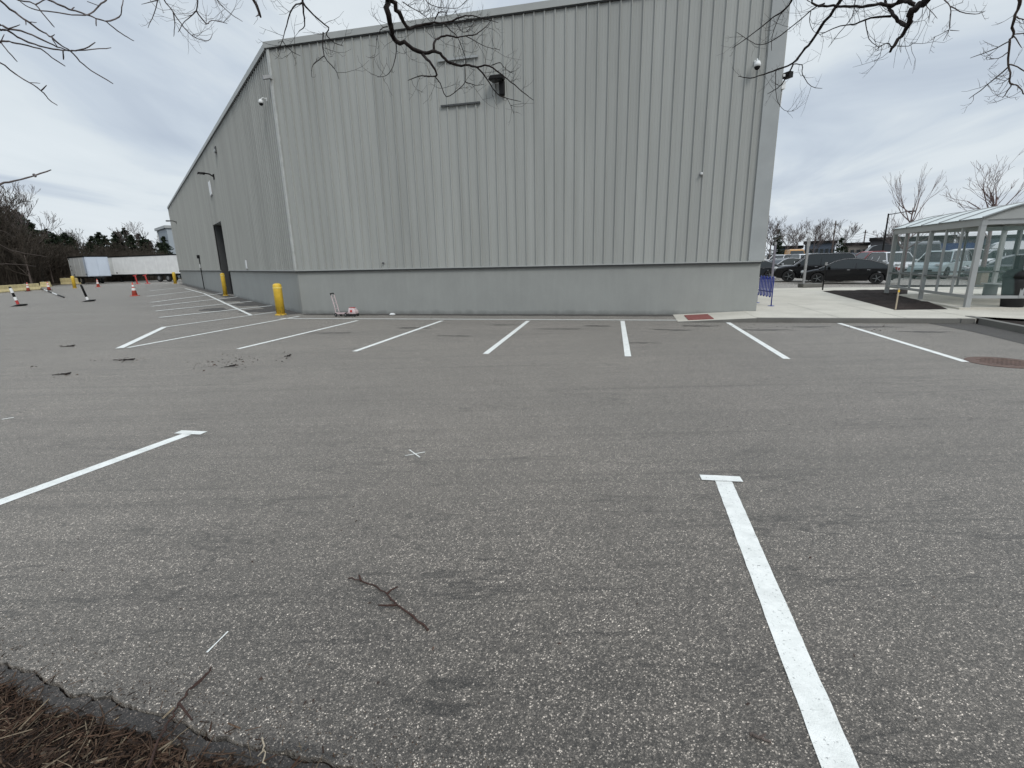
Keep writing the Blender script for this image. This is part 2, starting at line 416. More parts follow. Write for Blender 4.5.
for i in range(900):
    x = rnd.uniform(-2.9, .2); ey = edge_y(x); y = ey-.04-abs(rnd.gauss(0, .3))
    if y < .6: continue
    L = rnd.uniform(.05, .2); a = rnd.uniform(0, 6.3); z = bedz(x, y)+rnd.uniform(.006, .03)
    c = Vector((x, y, z)); d = Vector((math.cos(a), math.sin(a), rnd.gauss(0, .15)))*L/2; b_ = Vector((rnd.gauss(0, .01), rnd.gauss(0, .01), 0))
    r = rnd.uniform(.0009, .0028); mb.tube([c-d, c+b_, c+d], [r, r, r*.6], 4)
tag(mb.build('wood_mulch', CHIPS), 'brown wood chips, needles and broken twigs beside the crumbling asphalt edge', 'mulch', kind='stuff')
# loose grit on the asphalt near the edge
mb = MB(); rnd = random.Random(21)
for i in range(900):
    x = rnd.uniform(-2.8, .6); y = edge_y(x)+abs(rnd.gauss(0, .12))
    r = rnd.uniform(.0015, .004); p = Vector((x, y, r*.6))
    mb.add([p+Vector((r,0,0)), p+Vector((0,r*.8,0)), p-Vector((r*.8,0,0)), p-Vector((0,r,0)), p+Vector((0,0,r*.7))], [(0,1,4),(1,2,4),(2,3,4),(3,0,4)])
tag(mb.build('loose_grit', CHIPS), 'loose grit and crumbs scattered along the broken asphalt edge', 'grit', kind='stuff')

# ------------------------------------------------------------------ painted markings
ZP = .004
def strip(name, a, b, w, label=None, z=ZP):
    a, b = Vector((a.x, a.y, 0)), Vector((b.x, b.y, 0)); d = (b-a).normalized(); nrm = Vector((-d.y, d.x, 0))
    n = max(2, int((b-a).length/.06)) if (b-a).length < 9 else 60
    rnd = random.Random(int(a.x*100)); vs = []
    for i in range(n+1):
        q = lerp(a, b, i/n); e = .0016
        vs.append(q+nrm*(w/2+rnd.uniform(-e, e))+Vector((0,0,z))); vs.append(q-nrm*(w/2+rnd.uniform(-e, e))+Vector((0,0,z)))
    m = MB(); m.add(vs, [(2*i, 2*i+1, 2*i+3, 2*i+2) for i in range(n)])
    return structure(name, m, PAINT, label, None)
S = [((357.5,320.6),(238,349)),((442,320.8),(354.5,351.5)),((528,321),(485.5,354)),((622.5,321),(628,356.5)),((728,322.6),(787,359)),((839,323.3),(966,362))]
for i, (a, b) in enumerate(S): strip('parking_line', G(*a), G(*b), .115)
strip('stall_base_line', G(280,318.6), G(680,320.4), .12, z=.0075)
strip('parking_line', G(299,316.4), G(128,347.9), .11, z=.008)
strip('parking_line', G(119.5,348.6), G(165,327), .16, z=.010)
strip('parking_line', G(165,327.4), G(277,312), .11, z=.012)
strip('aisle_line', G(251,315.4), G(203.5,293.4), .12, z=.014)
strip('aisle_line', G(203,293.4), G(185,288.6), .12, z=.016)
for k, (a, b) in enumerate([((159.6,317.9),(272,306)), ((155.7,311.4),(252,301.5)), ((151.8,306.7),(242.6,296.6)), ((151.8,302.6),(231,292.4)), ((147,296.6),(196,291)), ((150,291),(184,287.6))]):
    strip('parking_line', G(*a), G(*b), .19, z=.018)
def pxpoly(name, pts, mat, z=ZP, label=None):
    m = MB(); P = [G(*p, z) for p in pts]; c = sum(P, Vector())/len(P)
    m.add(P, [tuple(range(len(P)))]); return structure(name, m, mat, label)
# nearer T-ended lines
a, b = G(723.3, 481), G(843, 775); d = (b-a).normalized(); strip('parking_line', a, a+d*5.0, .126)
c1, c2 = G(700.5,478), G(741.5,480); strip('line_end_cap', c1, c2, .10, z=.008)
a, b = G(187, 434.4), G(0, 502.6); d = (b-a).normalized(); strip('parking_line', a, a+d*5.0, .126)
c1, c2 = G(178,432.4), G(204,433.6); strip('line_end_cap', c1, c2, .10, z=.008)
strip('layout_mark', G(405,456), G(425,452.3), .012); strip('layout_mark', G(409.5,450.5), G(420,458), .012, z=.008)
strip('layout_mark', G(2,419.5), G(14,417.6), .03); strip('layout_mark', G(207,653), G(228,632), .008)

# dark tar patch beside the wall and dark strips along its foot
def blob(cx, cy, rx, ry, seed, rot, n=26):
    rnd = random.Random(seed); ph = [rnd.uniform(0, 6.3) for _ in range(4)]; out = []
    for k in range(n):
        a = 2*math.pi*k/n; f = 1+.12*math.sin(3*a+ph[0])+.1*math.sin(5*a+ph[1])+.07*math.sin(9*a+ph[2])
        x, y = rx*f*math.cos(a), ry*f*math.sin(a); out.append((cx+x*math.cos(rot)-y*math.sin(rot), cy+x*math.sin(rot)+y*math.cos(rot)))
    return out

rs = random.Random(17)
for cx_, cy_, rx_, ry_ in ((412,328,.5,.10), (505,325,.45,.07), (560,329,.6,.06), (596,326,.35,.08), (672,330,.5,.07), (700,326,.45,.10), (765,330,.55,.08), (812,327,.4,.07), (870,327,.6,.10), (925,332,.5,.08), (330,333,.6,.06), (455,336,.4,.05), (640,343,.4,.04)):
    q = G(cx_, cy_); pb_ = blob(q.x, q.y, rx_, ry_, cx_, ROW+rs.uniform(-.1, .1), 40); m = MB(); m.add([(x+rs.gauss(0, .03), y+rs.gauss(0, .015), .003) for x, y in pb_], [tuple(range(len(pb_)))]); structure('tyre_scuff', m, ASPH_DARK)

# ------------------------------------------------------------------ warehouse
A = G(302.6, 313.8); B = G(756, 311, .12); B = Vector((B.x, B.y, 0))
top_pt = ray(170, 212); tt = (8.3-CH)/top_pt.z; C_ = Vector((top_pt.x*tt, top_pt.y*tt, 0))
Cb = G(180, 283); 
Cw = A + ((C_-A).normalized()*.5+(Cb-A).normalized()*.5).normalized()*80
dist_C = (C_-A).length
EAVE = ON(A, B, 271, 41).z-.05; SEAM = 1.56
print('eave', EAVE, ON(A,B,600,0).z, ON(A,B,300,270.5).z, ON(A,B,757,262).z)
Cw = A + ((C_-A).normalized()*.6+(Cb-A).normalized()*.4).normalized()*min(95, dist_C)
print('A', A, 'B', B, 'C', C_, Cb, Cw)
e1 = (B-A).normalized(); e2 = Vector((-e1.y, e1.x, 0))           # along front wall, into building
eL = (Cw-A).normalized(); nL = Vector((eL.y, -eL.x, 0));          # left wall
if nL.dot(-A) > 0: nOut = nL
else: nOut = -nL
nF = -e2
wh = thing('warehouse', A, 'large grey ribbed metal warehouse with a concrete base, filling the middle', 'warehouse')
def siding(P, d, L, nout, z0, z1, mb, uvs, s0=0):
    # ribbed panel sheet; profile along d every 0.305 m
    prof = []; s = 0.0
    while s < L:
        for ds, h in ((0, 0), (.011, .044), (.036, .044), (.048, 0), (.140, 0), (.146, .004), (.154, .004), (.160, 0), (.220, 0), (.226, .004), (.234, .004), (.240, 0)):
            if s+ds < L: prof.append((s+ds, h))
        s += .305
    prof.append((L, 0))
    base = len(mb.v); vs = []
    for s, h in prof:
        q = P + d*s + nout*(.05+h); vs.append((q.x, q.y, z0)); vs.append((q.x, q.y, z1)); uvs.append((s+s0, z0)); uvs.append((s+s0, z1))
    mb.add(vs, [(2*i, 2*i+2, 2*i+3, 2*i+1) for i in range(len(prof)-1)])
def build_siding(name, mb, uvs, parent):
    o = mb.build(name, SIDING, parent, True); me = o.data
    uvl = me.uv_layers.new(name='UVMap')
    for lp in me.loops: uvl.data[lp.index].uv = uvs[lp.vertex_index]
    return o
LF = (B-A).length; LL = (Cw-A).length
mb = MB(); uvs = []; siding(A, e1, LF, nF, SEAM, EAVE-.2, mb, uvs); build_siding('front_siding', mb, uvs, wh)
# door position on left wall
D1 = ON(A, Cw, 222, 221); D0 = ON(A, Cw, 213.5, 222)
sd1 = (Vector((D1.x, D1.y, 0))-A).length; sd0 = (Vector((D0.x, D0.y, 0))-A).length; DH = D1.z
print('door', sd1, sd0, DH, 'wall', LF, LL)
mb = MB(); uvs = []
siding(A, eL, sd1, nOut, SEAM, EAVE-.2, mb, uvs); siding(A+eL*sd1, eL, sd0-sd1, nOut, DH, EAVE-.2, mb, uvs, sd1); siding(A+eL*sd0, eL, LL-sd0, nOut, SEAM, EAVE-.2, mb, uvs, sd0)
build_siding('side_siding', mb, uvs, wh)
def wallbox(mb, P, d, s0, s1, nin, t, z0, z1, off=0):
    a = P+d*s0-nin*off; b = P+d*s1-nin*off; c = b+nin*t; e = a+nin*t
    mb.prism([(a.x,a.y),(b.x,b.y),(c.x,c.y),(e.x,e.y)], z0, z1)
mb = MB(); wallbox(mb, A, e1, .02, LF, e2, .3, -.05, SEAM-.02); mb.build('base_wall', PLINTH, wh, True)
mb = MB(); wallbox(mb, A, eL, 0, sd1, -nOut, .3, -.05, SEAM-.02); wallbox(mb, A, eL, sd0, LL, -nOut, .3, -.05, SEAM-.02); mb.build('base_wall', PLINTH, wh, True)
# structural body behind so no light leaks
back = [A+e2*.35+e1*.4, B+e2*.35, B+e2*70, Cw+e1*5-nOut*.4, Cw-nOut*.35+e1*.01]
Dn = 60
mb = MB(); Bk = B+e2*70; Ck = Cw+e1*20
# door recess and door
mb = MB(); RD = .42
for s in (sd1,): wallbox(mb, A, eL, s-.06 if s == sd1 else s-.001, s+.001 if s == sd1 else s+.06, -nOut, RD, -.02, DH, -.002)
wallbox(mb, A, eL, sd1, sd0, -nOut, RD, DH, DH+.1, -.002); mb.build('door_jamb', TRIM, wh, True)
mb = MB(); wallbox(mb, A, eL, sd0-.04, sd0+.06, -nOut, RD, -.02, DH, -.002); mb.build('door_jamb', DARKGAP, wh, True)  # far reveal coloured dark to stand for the shade inside the doorway
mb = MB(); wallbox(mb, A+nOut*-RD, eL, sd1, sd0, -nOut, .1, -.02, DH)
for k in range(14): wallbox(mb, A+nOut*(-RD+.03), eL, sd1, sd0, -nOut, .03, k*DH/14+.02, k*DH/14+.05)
mb.build('doorway_shade', plain('doorway_shade_black', (.012,.012,.013), .7, 0, .1, 6, .2), wh, True)  # near-black panel paints the unlit inside of the open doorway
mb = MB(); wallbox(mb, A+nOut*-(RD-.06), eL, sd1, sd1+(sd0-sd1)*.6, -nOut, .05, -.02, DH)
for k in range(12): wallbox(mb, A+nOut*-(RD-.09), eL, sd1+.02, sd1+(sd0-sd1)*.6-.02, -nOut, .03, k*DH/12+.02, k*DH/12+.06)
mb.build('sliding_door', TRIM, wh, True)
# seams, trims, roof
mb = MB(); wallbox(mb, A+e1*.0, e1, -.02, LF, e2, .12, SEAM-.012, SEAM+.02, .095); wallbox(mb, A, eL, -.02, sd1, -nOut, .12, SEAM-.012, SEAM+.02, .095); wallbox(mb, A, eL, sd0, LL, -nOut, .12, SEAM-.012, SEAM+.02, .095)
mb.build('base_flashing', TRIM_LT, wh, True)
mb = MB(); wallbox(mb, A, e1, 0, LF, e2, .10, SEAM-.06, SEAM-.013, .07); wallbox(mb, A, eL, 0, sd1, -nOut, .10, SEAM-.06, SEAM-.013, .07); wallbox(mb, A, eL, sd0, LL, -nOut, .10, SEAM-.06, SEAM-.013, .07)
mb.build('seam_gap', DARKGAP, wh, True)
mb = MB(); wallbox(mb, A, e1, -.12, LF+.12, e2, .3, EAVE-.18, EAVE, .14); mb.build('roof_trim', TRIM_LT, wh, True)
mb = MB(); wallbox(mb, A, eL, -.0, LL, -nOut, .3, EAVE-.18, EAVE+.002, .14); mb.build('gutter', TRIM_LT, wh, True)
mb = MB(); wallbox(mb, A, e1, .0, LF, e2, .1, EAVE-.21, EAVE-.18, .11); wallbox(mb, A, eL, 0, LL, -nOut, .1, EAVE-.21, EAVE-.18, .11); mb.build('eave_shade', DARKGAP, wh, True)  # dark strip painted in for the shade under the roof trim
mb = MB()
for (P, d, nin, s0, s1) in ((A, e1, e2, -.02, .05), (A, eL, -nOut, -.02, .07)): wallbox(mb, P, d, s0, s1, nin, .06, SEAM+.02, EAVE-.18, .10)
mb.build('corner_trim', plain('corner_white', (.42,.43,.41), .4), wh, True)
mb = MB(); wallbox(mb, A, e1, LF-.36, LF+.05, e2, .06, SEAM+.02, EAVE-.18, .10); mb.build('corner_trim', TRIM, wh, True)
# right side wall & roof & rear
mb = MB(); uvs = []; siding(B, e2, 60, e1, SEAM, EAVE-.2, mb, uvs); build_siding('side_siding', mb, uvs, wh)
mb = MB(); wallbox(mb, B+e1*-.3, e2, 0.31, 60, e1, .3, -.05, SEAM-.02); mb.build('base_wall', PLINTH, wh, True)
ro = [A-nOut*.05, B, B+e2*60, Cw+e1*40, Cw]
mb = MB(); mb.prism([(p.x, p.y) for p in ro], EAVE-.22, EAVE-.02); mb.build('roof', TRIM, wh, True)
mb = MB(); wallbox(mb, Cw, e1, 0.1, 40, e2, .3, 0, EAVE-.25); mb.build('rear_wall', TRIM, wh, True)
# head flashings of closed openings on the front
def flash(x0, x1, y0, y1, mat, h=.07):
    p, q = ON(A, B, x0, y0), ON(A, B, x1, y1); s0 = (Vector((p.x,p.y,0))-A).length; s1 = (Vector((q.x,q.y,0))-A).length; z = (p.z+q.z)/2
    m = MB(); wallbox(m, A, e1, s0, s1, e2, .05, z-h/2, z+h/2, .125); m.build('head_flashing', mat, wh, True)
flash(442, 481, 107, 103.6, DARKGAP, .05); flash(439, 479, 61.5, 58, TRIM, .06)

# tar patches and dark asphalt strips by the wall
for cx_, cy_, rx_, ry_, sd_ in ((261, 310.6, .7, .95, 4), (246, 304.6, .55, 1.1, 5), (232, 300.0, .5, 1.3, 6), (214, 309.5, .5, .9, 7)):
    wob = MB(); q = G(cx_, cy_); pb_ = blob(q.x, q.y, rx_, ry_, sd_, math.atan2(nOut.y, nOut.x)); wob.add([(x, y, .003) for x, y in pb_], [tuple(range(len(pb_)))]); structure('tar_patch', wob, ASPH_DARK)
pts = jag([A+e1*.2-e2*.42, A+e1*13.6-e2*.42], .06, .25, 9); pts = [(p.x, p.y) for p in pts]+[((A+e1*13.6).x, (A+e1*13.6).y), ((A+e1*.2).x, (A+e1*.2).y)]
m = MB(); m.add([(x, y, .0055) for x, y in pts], [tuple(range(len(pts)))]); structure('wall_foot_strip', m, ASPH_DARK)  # darker asphalt strip along the foot of the front wall
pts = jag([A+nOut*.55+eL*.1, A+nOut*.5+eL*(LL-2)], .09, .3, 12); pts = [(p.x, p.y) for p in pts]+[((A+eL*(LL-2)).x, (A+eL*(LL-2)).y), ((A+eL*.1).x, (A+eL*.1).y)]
m = MB(); m.add([(x, y, .0045) for x, y in pts], [tuple(range(len(pts)))]); structure('wall_foot_strip', m, ASPH_DARK)

# ------------------------------------------------------------------ sidewalk, curbs, beds on the right
# local frame: origin at B, u = e1 (right), v = e2 (away)
def UV(u, v, z=0): q = B+e1*u+e2*v; return Vector((q.x, q.y, z))
def toUV(p): r = p-B; return (r.dot(e1), r.dot(e2))
ZS = .12
for nme, px, z in (('curb', (838, 318), ZS), ('curbbase', (838, 322), 0), ('redA', (680, 321), 0), ('redB', (708, 314), ZS), ('corner', (940, 318), ZS), ('bedtip', (824, 291), ZS), ('bedB', (895, 310), ZS), ('bedC', (950, 309), ZS), ('shA', (886, 296), ZS), ('shB', (966, 309), ZS), ('walkend', (845, 285), ZS), ('rack', (771,306), ZS), ('post', (803,287), ZS), ('e1', (1024,345), 0), ('e2', (1024,330), ZS), ('e3', (930,320), 0), ('patch', (908,322), 0), ('patch2', (1024,372), 0), ('m', (1000,362), 0)):
    p = G(*px, z); print(nme, [round(t, 2) for t in toUV(p)])
vc = toUV(G(838, 318.3, ZS))[1]                                 # front edge of the walk
def poly(name, uvs, z0, z1, mat): 
    m = MB(); m.prism([(UV(*q).x, UV(*q).y) for q in uvs], z0, z1); return structure(name, m, mat)
uL = toUV(G(677, 320.5, 0))[0]
cornU = toUV(G(966, 318, ZS))[0]; RL = 2.0
poly('sidewalk', [(uL+RL, vc+.13), (cornU+.102, vc+.13), (cornU+.102, vc+.001), (30, vc+.001), (30, 11.5), (.003, 11.5), (.003, -.012), (uL+RL, -.012)], -.02, ZS, CONC)
poly('curb', [(uL+RL, vc), (cornU+.1, vc), (cornU+.1, vc+.127), (uL+RL, vc+.127)], -.02, ZS-.003, CURB)
# ramp end with red tactile slab
m = MB(); a = [UV(uL, vc+.05, .008), UV(uL+RL-.005, vc+.02, ZS-.004), UV(uL+RL-.005, -.015, ZS-.004), UV(uL, -.015, .008)]
m.add(a+[Vector((p.x, p.y, -.03)) for p in a], [(0,1,2,3),(4,7,6,5),(0,4,5,1),(1,5,6,2),(2,6,7,3),(3,7,4,0)]); structure('sidewalk_ramp', m, CONC)
m = MB(); a = [UV(uL, vc-.08, .004), UV(uL+RL-.005, vc, ZS-.004), UV(uL+RL-.005, vc+.018, ZS-.003), UV(uL, vc+.048, .009)]
m.add(a+[Vector((p.x, p.y, -.03)) for p in a], [(0,1,2,3),(4,7,6,5),(0,4,5,1),(1,5,6,2),(2,6,7,3),(3,7,4,0)]); structure('curb', m, CURB)
m = MB(); m.box(UV(uL+.62, (vc-.0)/2-.12, .045), (.66, abs(vc)*.62, .03), math.atan2(e1.y, e1.x), 0, -math.atan2(.11, RL))
tag(m.build('tactile_pad', REDMAT), 'faded red rectangular pad set in the ramp at the walk\'s left end', 'tactile pad')
# curb joints as dark slots
for u in (4.2, 7.3): 
    m = MB(); m.box(UV(u, vc+.06, .07), (.015, .134, .104), math.atan2(e1.y, e1.x)); structure('curb_joint', m, DARKGAP)
# planting bed with dark mulch
bt, bB, bC = toUV(G(822, 291, ZS)), toUV(G(895, 310, ZS)), toUV(G(950, 309.3, ZS))
shA, shB = toUV(G(887, 296, ZS)), toUV(G(966, 309, ZS))
def heap(name, outline, mat, h, z0, seed):
    c = Vector((sum(p[0] for p in outline)/len(outline), sum(p[1] for p in outline)/len(outline), 0))
    m = MB(); rings = 10; vs = []; fs = []; pts = []
    for a, b in zip(outline, outline[1:]+outline[:1]):
        for k in range(12): pts.append(Vector((lerp(a[0], b[0], k/12), lerp(a[1], b[1], k/12), 0)))
    n = len(pts)
    for r in range(rings+1):
        f = 1-r/rings
        for p in pts:
            q = c.lerp(p, f); w = UV(q.x, q.y); z = z0+h*math.sin(min(1, (1-f)*3)*math.pi/2)+(.03*mn.noise(Vector((w.x*3, w.y*3, seed)))+.02*mn.noise(Vector((w.x*11, w.y*11, seed))) if r else 0)
            vs.append((w.x, w.y, z))
    for r in range(rings):
        for k in range(n): a = r*n+k; b = r*n+(k+1) % n; fs.append((a, b, b+n, a+n))
    m.add(vs, fs); return structure(name, m, mat)
heap('planting_bed', [bt, bB, (bC[0]-.05, bC[1]), (shA[0]+.0, shA[1]-.35), (shA[0]+.9, shA[1]+.5), (shA[0]+2.5, bt[1]+.7), (bt[0]+3, bt[1]+.6)], MULCH, .07, ZS+.001, 2)
# asphalt car park beyond the walk
lot = [(.3, 11.52), (60, 11.52), (120, 120), (-60, 120), (-40, 60.5), (.31, 60.5)]
m = MB(); m.prism([(UV(*q).x, UV(*q).y) for q in [(.3, 11.52), (140, 11.52), (140, 150), (.3, 150)]], .0, .012); structure('car_park', m, ASPH_LOT)
# second curb running towards the camera on the far right with brown bed behind
q0 = G(964, 321, 0); q1 = G(1024, 333.4, 0); dq = (q1-q0).normalized(); q1 = q0+dq*6; nq = Vector((-dq.y, dq.x, 0));
if nq.x < 0: nq = -nq
m = MB(); a = [q0, q1, q1+nq*.15, q0+nq*.15]; m.prism([(p.x, p.y) for p in a], -.02, .135); structure('curb', m, CURB)
e = UV(22, vc-.002)
m = MB(); a = [q0+nq*.152, q1+nq*.152, q1+nq*9, e, UV(cornU+.12, vc-.002)]; m.prism([(p.x, p.y) for p in a], -.02, .12); structure('planting_bed', m, MULCH)
# darker fresh asphalt along that curb
m = MB(); a = [G(922,322.3), G(947,327), G(968.5,331), G(998,338), G(1024,344.5), G(1024,344.5)+dq*3, q1, q0]; m.add([(p.x, p.y, .004) for p in a], [tuple(range(len(a)))]); structure('asphalt_patch', m, ASPH_DARK)
# shelter pad
ww = 3.4
poly('shelter_pad', [(shB[0]-.25, shB[1]-.15), (shB[0]+ww+.6, shB[1]-.15), (shB[0]+ww+.6, shA[1]+.3), (shA[0]-.1, shA[1]+.3)], ZS-.01, ZS+.05, CONC)
# expansion joints on the walk
for u in (1.6, 3.1, 4.6, 6.1, 7.6, 9.1): 
    m = MB(); a = [UV(u, vc+.13, ZS+.002), UV(u+.012, vc+.13, ZS+.002), UV(u+.012, min(11, (.9-vc)), ZS+.002), UV(u, min(11, (.9-vc)), ZS+.002)]
    m.add(a, [(0,1,2,3)]); structure('walk_joint', m, CURB) if u < 5 else None
# manhole
mp = G(1003, 362.5)
mh = thing('manhole_cover', mp, 'round rusty brown iron manhole cover near the right edge', 'manhole cover')
m = MB(); m.lathe([(.46, 0), (.46, .006), (.44, .01), (.36, .01)], 40); m.build('frame', IRON, mh)
m = MB(); m.lathe([(.35, .004), (.35, .011), (.33, .013)], 40)
for i in range(-4, 5):
    for j in range(-4, 5):
        if math.hypot(i, j) < 4.3: m.box((i*.07, j*.07, .015), (.035, .035, .006))
m.build('lid', IRON, mh)

# ------------------------------------------------------------------ fixtures on the walls
def wall_thing(name, P, Q, nout, x, y, label, cat, group=None):
    p = ON(P, Q, x, y)+nout*.06; rz = math.atan2(nout.y, nout.x)+math.pi/2   # local -y points outward
    return thing(name, p, label, cat, group, rz)
def dome_camera(P, Q, n_, x, y, label, s=1.0):
    t = wall_thing('security_camera', P, Q, n_, x, y, label, 'camera', 'security cameras on the warehouse')
    m = MB(); m.box((0, -.01*s, .12*s), (.10*s, .04*s, .14*s)); m.tube([(0,0,.15*s), (0,-.16*s,.17*s), (0,-.24*s,.10*s)], .02*s, 8); m.build('bracket', WHITEP, t)
    m = MB(); m.lathe([(.03*s, .10*s), (.07*s, .08*s), (.10*s, .0), (.10*s, -.07*s)], 16, (0, -.25*s, 0)); m.build('housing', WHITEP, t, smooth=True)
    m = MB(); m.lathe([(.085*s, -.07*s), (.085*s, -.09*s), (.06*s, -.14*s), (.02*s, -.16*s)], 16, (0, -.25*s, 0)); m.build('dome', BLACKM, t, smooth=True)
dome_camera(A, B, nF, 755, 68, 'white dome camera high on the front wall near its right corner', .85)
dome_camera(A, Cw, nOut, 269, 103, 'white dome camera on the side wall just left of the corner', .8)
t = wall_thing('security_camera', A, Cw, nOut, 273.5, 78, 'small grey camera fixed to the left corner trim below the roof', 'camera', 'security cameras on the warehouse')
m = MB(); m.box((0, -.04, 0), (.10, .1, .10)); m.build('bracket', TRIM, t); m = MB(); m.box((0, -.16, -.02), (.14, .24, .10), rx=.3); m.build('housing', GALV, t)
t = thing('security_camera', ON(A, B, 779, 76)+e1*.1, 'small black camera beyond the right corner trim', 'camera', 'security cameras on the warehouse')
m = MB(); m.box((.05, 0, 0), (.12, .06, .06)); m.build('bracket', WHITEP, t); m = MB(); m.box((.12, -.02, 0), (.14, .2, .14), rz=.4); m.build('housing', BLACKM, t)
t = thing('junction_box', ON(A, B, 777.5, 86)+e1*.1, 'small white box under the black camera at the right corner', 'junction box')
m = MB(); m.box((.03, 0, 0), (.10, .10, .18)); m.build('case', WHITEP, t); m = MB(); m.tube([(.03, 0, -.09), (.02, 0, -.5)], .015, 6); m.build('conduit', WHITEP, t)
# black floodlight
t = wall_thing('floodlight', A, B, nF, 502.5, 92, 'black floodlight tilted on a short bracket high on the front wall', 'floodlight')
m = MB(); t.scale = (.78, .8, .85); m.box((.03, -.1, .08), (.20, .2, .46)); m.build('bracket', BLACKM, t, bevel=.02)
m = MB(); m.loft([[Vector((x, y, z)) for x, y, z in ((-.42,-.1,.30),(.16,-.1,.30),(.16,-.5,.26),(-.42,-.5,.26))], [Vector((x, y, z)) for x, y, z in ((-.34,-.1,.44),(.16,-.1,.44),(.16,-.5,.40),(-.34,-.5,.40))]])
m.build('lamp_head', BLACKM, t, bevel=.03)
m = MB(); m.box((-.13, -.3, .265), (.4, .3, .02), rx=-.1); m.build('lens', plain('lamp_lens', (.03,.03,.03), .3), t)
for x, y, lb in ((701, 174.5, 'tiny round white sensor low on the front wall\'s right half'), (384.5, 263, 'tiny dark box just above the base seam over the hand truck')):
    t = wall_thing('wall_sensor', A, B, nF, x, y, lb, 'sensor')
    t.scale = (.7, .7, .7) if x > 600 else (.5, .5, .5); m = MB(); m.box((0, -.03, 0), (.12, .06, .12)); m.build('plate', GALV, t, bevel=.01); m = MB(); m.lathe([(.05,0),(.045,.05),(.02,.08)], 12, (0,-.1,0), Matrix.Rotation(R(90), 3, 'X')); m.build('sensor_eye', WHITEP if x > 600 else BLACKM, t)
# area lights on arms, left wall
def area_light(x, y, xo, label, L=1.3):
    t = wall_thing('wall_light', A, Cw, nOut, x, y, label, 'wall light', 'lamps on arms along the side wall')
    m = MB(); m.box((0, -.02, 0), (.16, .08, .3)); m.tube([(0,-.05,.02), (0,-.4*L,.14), (0,-.75*L,.16)], .04, 8); m.build('arm', BLACKM, t)
    m = MB(); m.box((0, -1.05*L, .14), (.36, .62*L, .10)); m.build('lamp_head', BLACKM, t, bevel=.03)
    m = MB(); m.box((0, -1.12*L, .078), (.26, .34*L, .02)); m.build('lens', REFL, t)
    m = MB(); m.tube([(0,.0,-.15), (0,.0,-1.2)], .02, 6); m.build('conduit', BLACKM, t)
area_light(215.5, 177, 0, 'black area light on an arm above the white sign on the side wall', .6)
area_light(177.5, 222.5, 0, 'smaller looking black area light on an arm at the side wall\'s far end', .7)
def wallsign(x, y0, y1, w, label):
    a, b = ON(A, Cw, x, y0), ON(A, Cw, x, y1); t = wall_thing('wall_sign', A, Cw, nOut, x, (y0+y1)/2, label, 'sign')
    m = MB(); m.box((0, -.06, 0), (w, .03, abs(a.z-b.z))); m.build('panel', WHITEP, t); m = MB(); m.box((0, -.035, 0), (w+.08, .02, abs(a.z-b.z)+.08)); m.build('frame', GALV, t)
wallsign(212.3, 180.5, 196, .75, 'tall blank white sign on the side wall under the area light')
wallsign(248.8, 260, 268.5, .28, 'small blank white plate just above the base seam on the side wall')
t = wall_thing('dryer_vent', A, Cw, nOut, 218, 150, 'small dark vent high on the side wall near the roof edge', 'vent')
m = MB(); m.box((0,-.04,0), (.35,.1,.3)); m.build('hood', DARKGAP, t); m = MB(); m.box((0,-.1,-.05), (.3,.06,.12)); m.build('flap', TRIM, t)
p0 = ON(A, Cw, 200.5, 257); t = wall_thing('intercom_post', A, Cw, nOut, 201, 258, 'thin conduit with a black box on top beside the roll-up door', 'conduit')
m = MB(); m.tube([(0,-.08,0), (0,-.08,-t.location.z+.02)], .035, 8); m.build('conduit', BLACKM, t); m = MB(); m.box((0,-.12,.1), (.3,.2,.28)); m.build('box', BLACKM, t, bevel=.03); m = MB(); m.box((-.02,-.1,-.65), (.10,.08,.3)); m.build('switch_box', WHITEP, t)

# ------------------------------------------------------------------ bollards
def bollard(p, hgt, r, label):
    t = thing('bollard', p, label, 'bollard', 'yellow bollards')
    m = MB(); m.lathe([(r,0),(r,hgt-.07),(r*.92,hgt-.03),(r*.6,hgt),(r*.1,hgt+.012)], 20); m.build('post', YEL, t, smooth=True)
    m = MB(); m.lathe([(r+.006,hgt-.17),(r+.008,hgt-.165),(r+.008,hgt-.13),(r+.006,hgt-.125)], 20); m.build('band', plain('band_yellow', (.78,.62,.15), .4), t)
    m = MB(); m.lathe([(r*1.35,0),(r*1.35,.03),(r*1.02,.05)], 20); m.build('collar', YEL, t)
p = G(281, 315.0); d = ON(p, p+e1, 276.5, 283.6); bollard(p, d.z, .15, 'big yellow bollard nearest the camera at the warehouse corner')
bollard(A+eL*(sd1+1.5)+nOut*.25, 1.4, .12, 'yellow bollard beside the dark roll-up doorway')
bollard(G(175.5, 283.6), 1.35, .17, 'yellow bollard at the far end of the side wall beside the trailer')
bollard(G(75, 288.2), 1.25, .15, 'yellow bollard standing alone in front of the trailer\'s left end')

# ------------------------------------------------------------------ cones, delineators, barriers
def cone(p, h, label, lean=0.0):
    t = thing('traffic_cone', p, label, 'traffic cone', 'orange traffic cones'); t.rotation_euler = (0, lean, .3)
    m = MB(); m.box((0,0,.02), (.44*h/.9,.44*h/.9,.04)); m.build('base', ORANGE if h > .8 else RUBBER, t, bevel=.01)
    def rr(z): return lerp(.17, .035, z/h)*h/.9
    m = MB(); m.lathe([(rr(.03), .03), (rr(h), h), (rr(h)*.5, h+.01)], 20); m.build('body', ORANGE, t, smooth=True)
    for a, b in ((.42, .60), (.70, .82)):
        m = MB(); m.lathe([(rr(a*h)+.004, a*h), (rr(b*h)+.004, b*h)], 20); m.build('reflective_collar', REFL, t)
cone(G(135, 296), .9, 'nearest orange cone with white collars, right of the others')
cone(G(28.5, 291.3), .8, 'orange cone in front of the long yellow concrete barrier', .05)
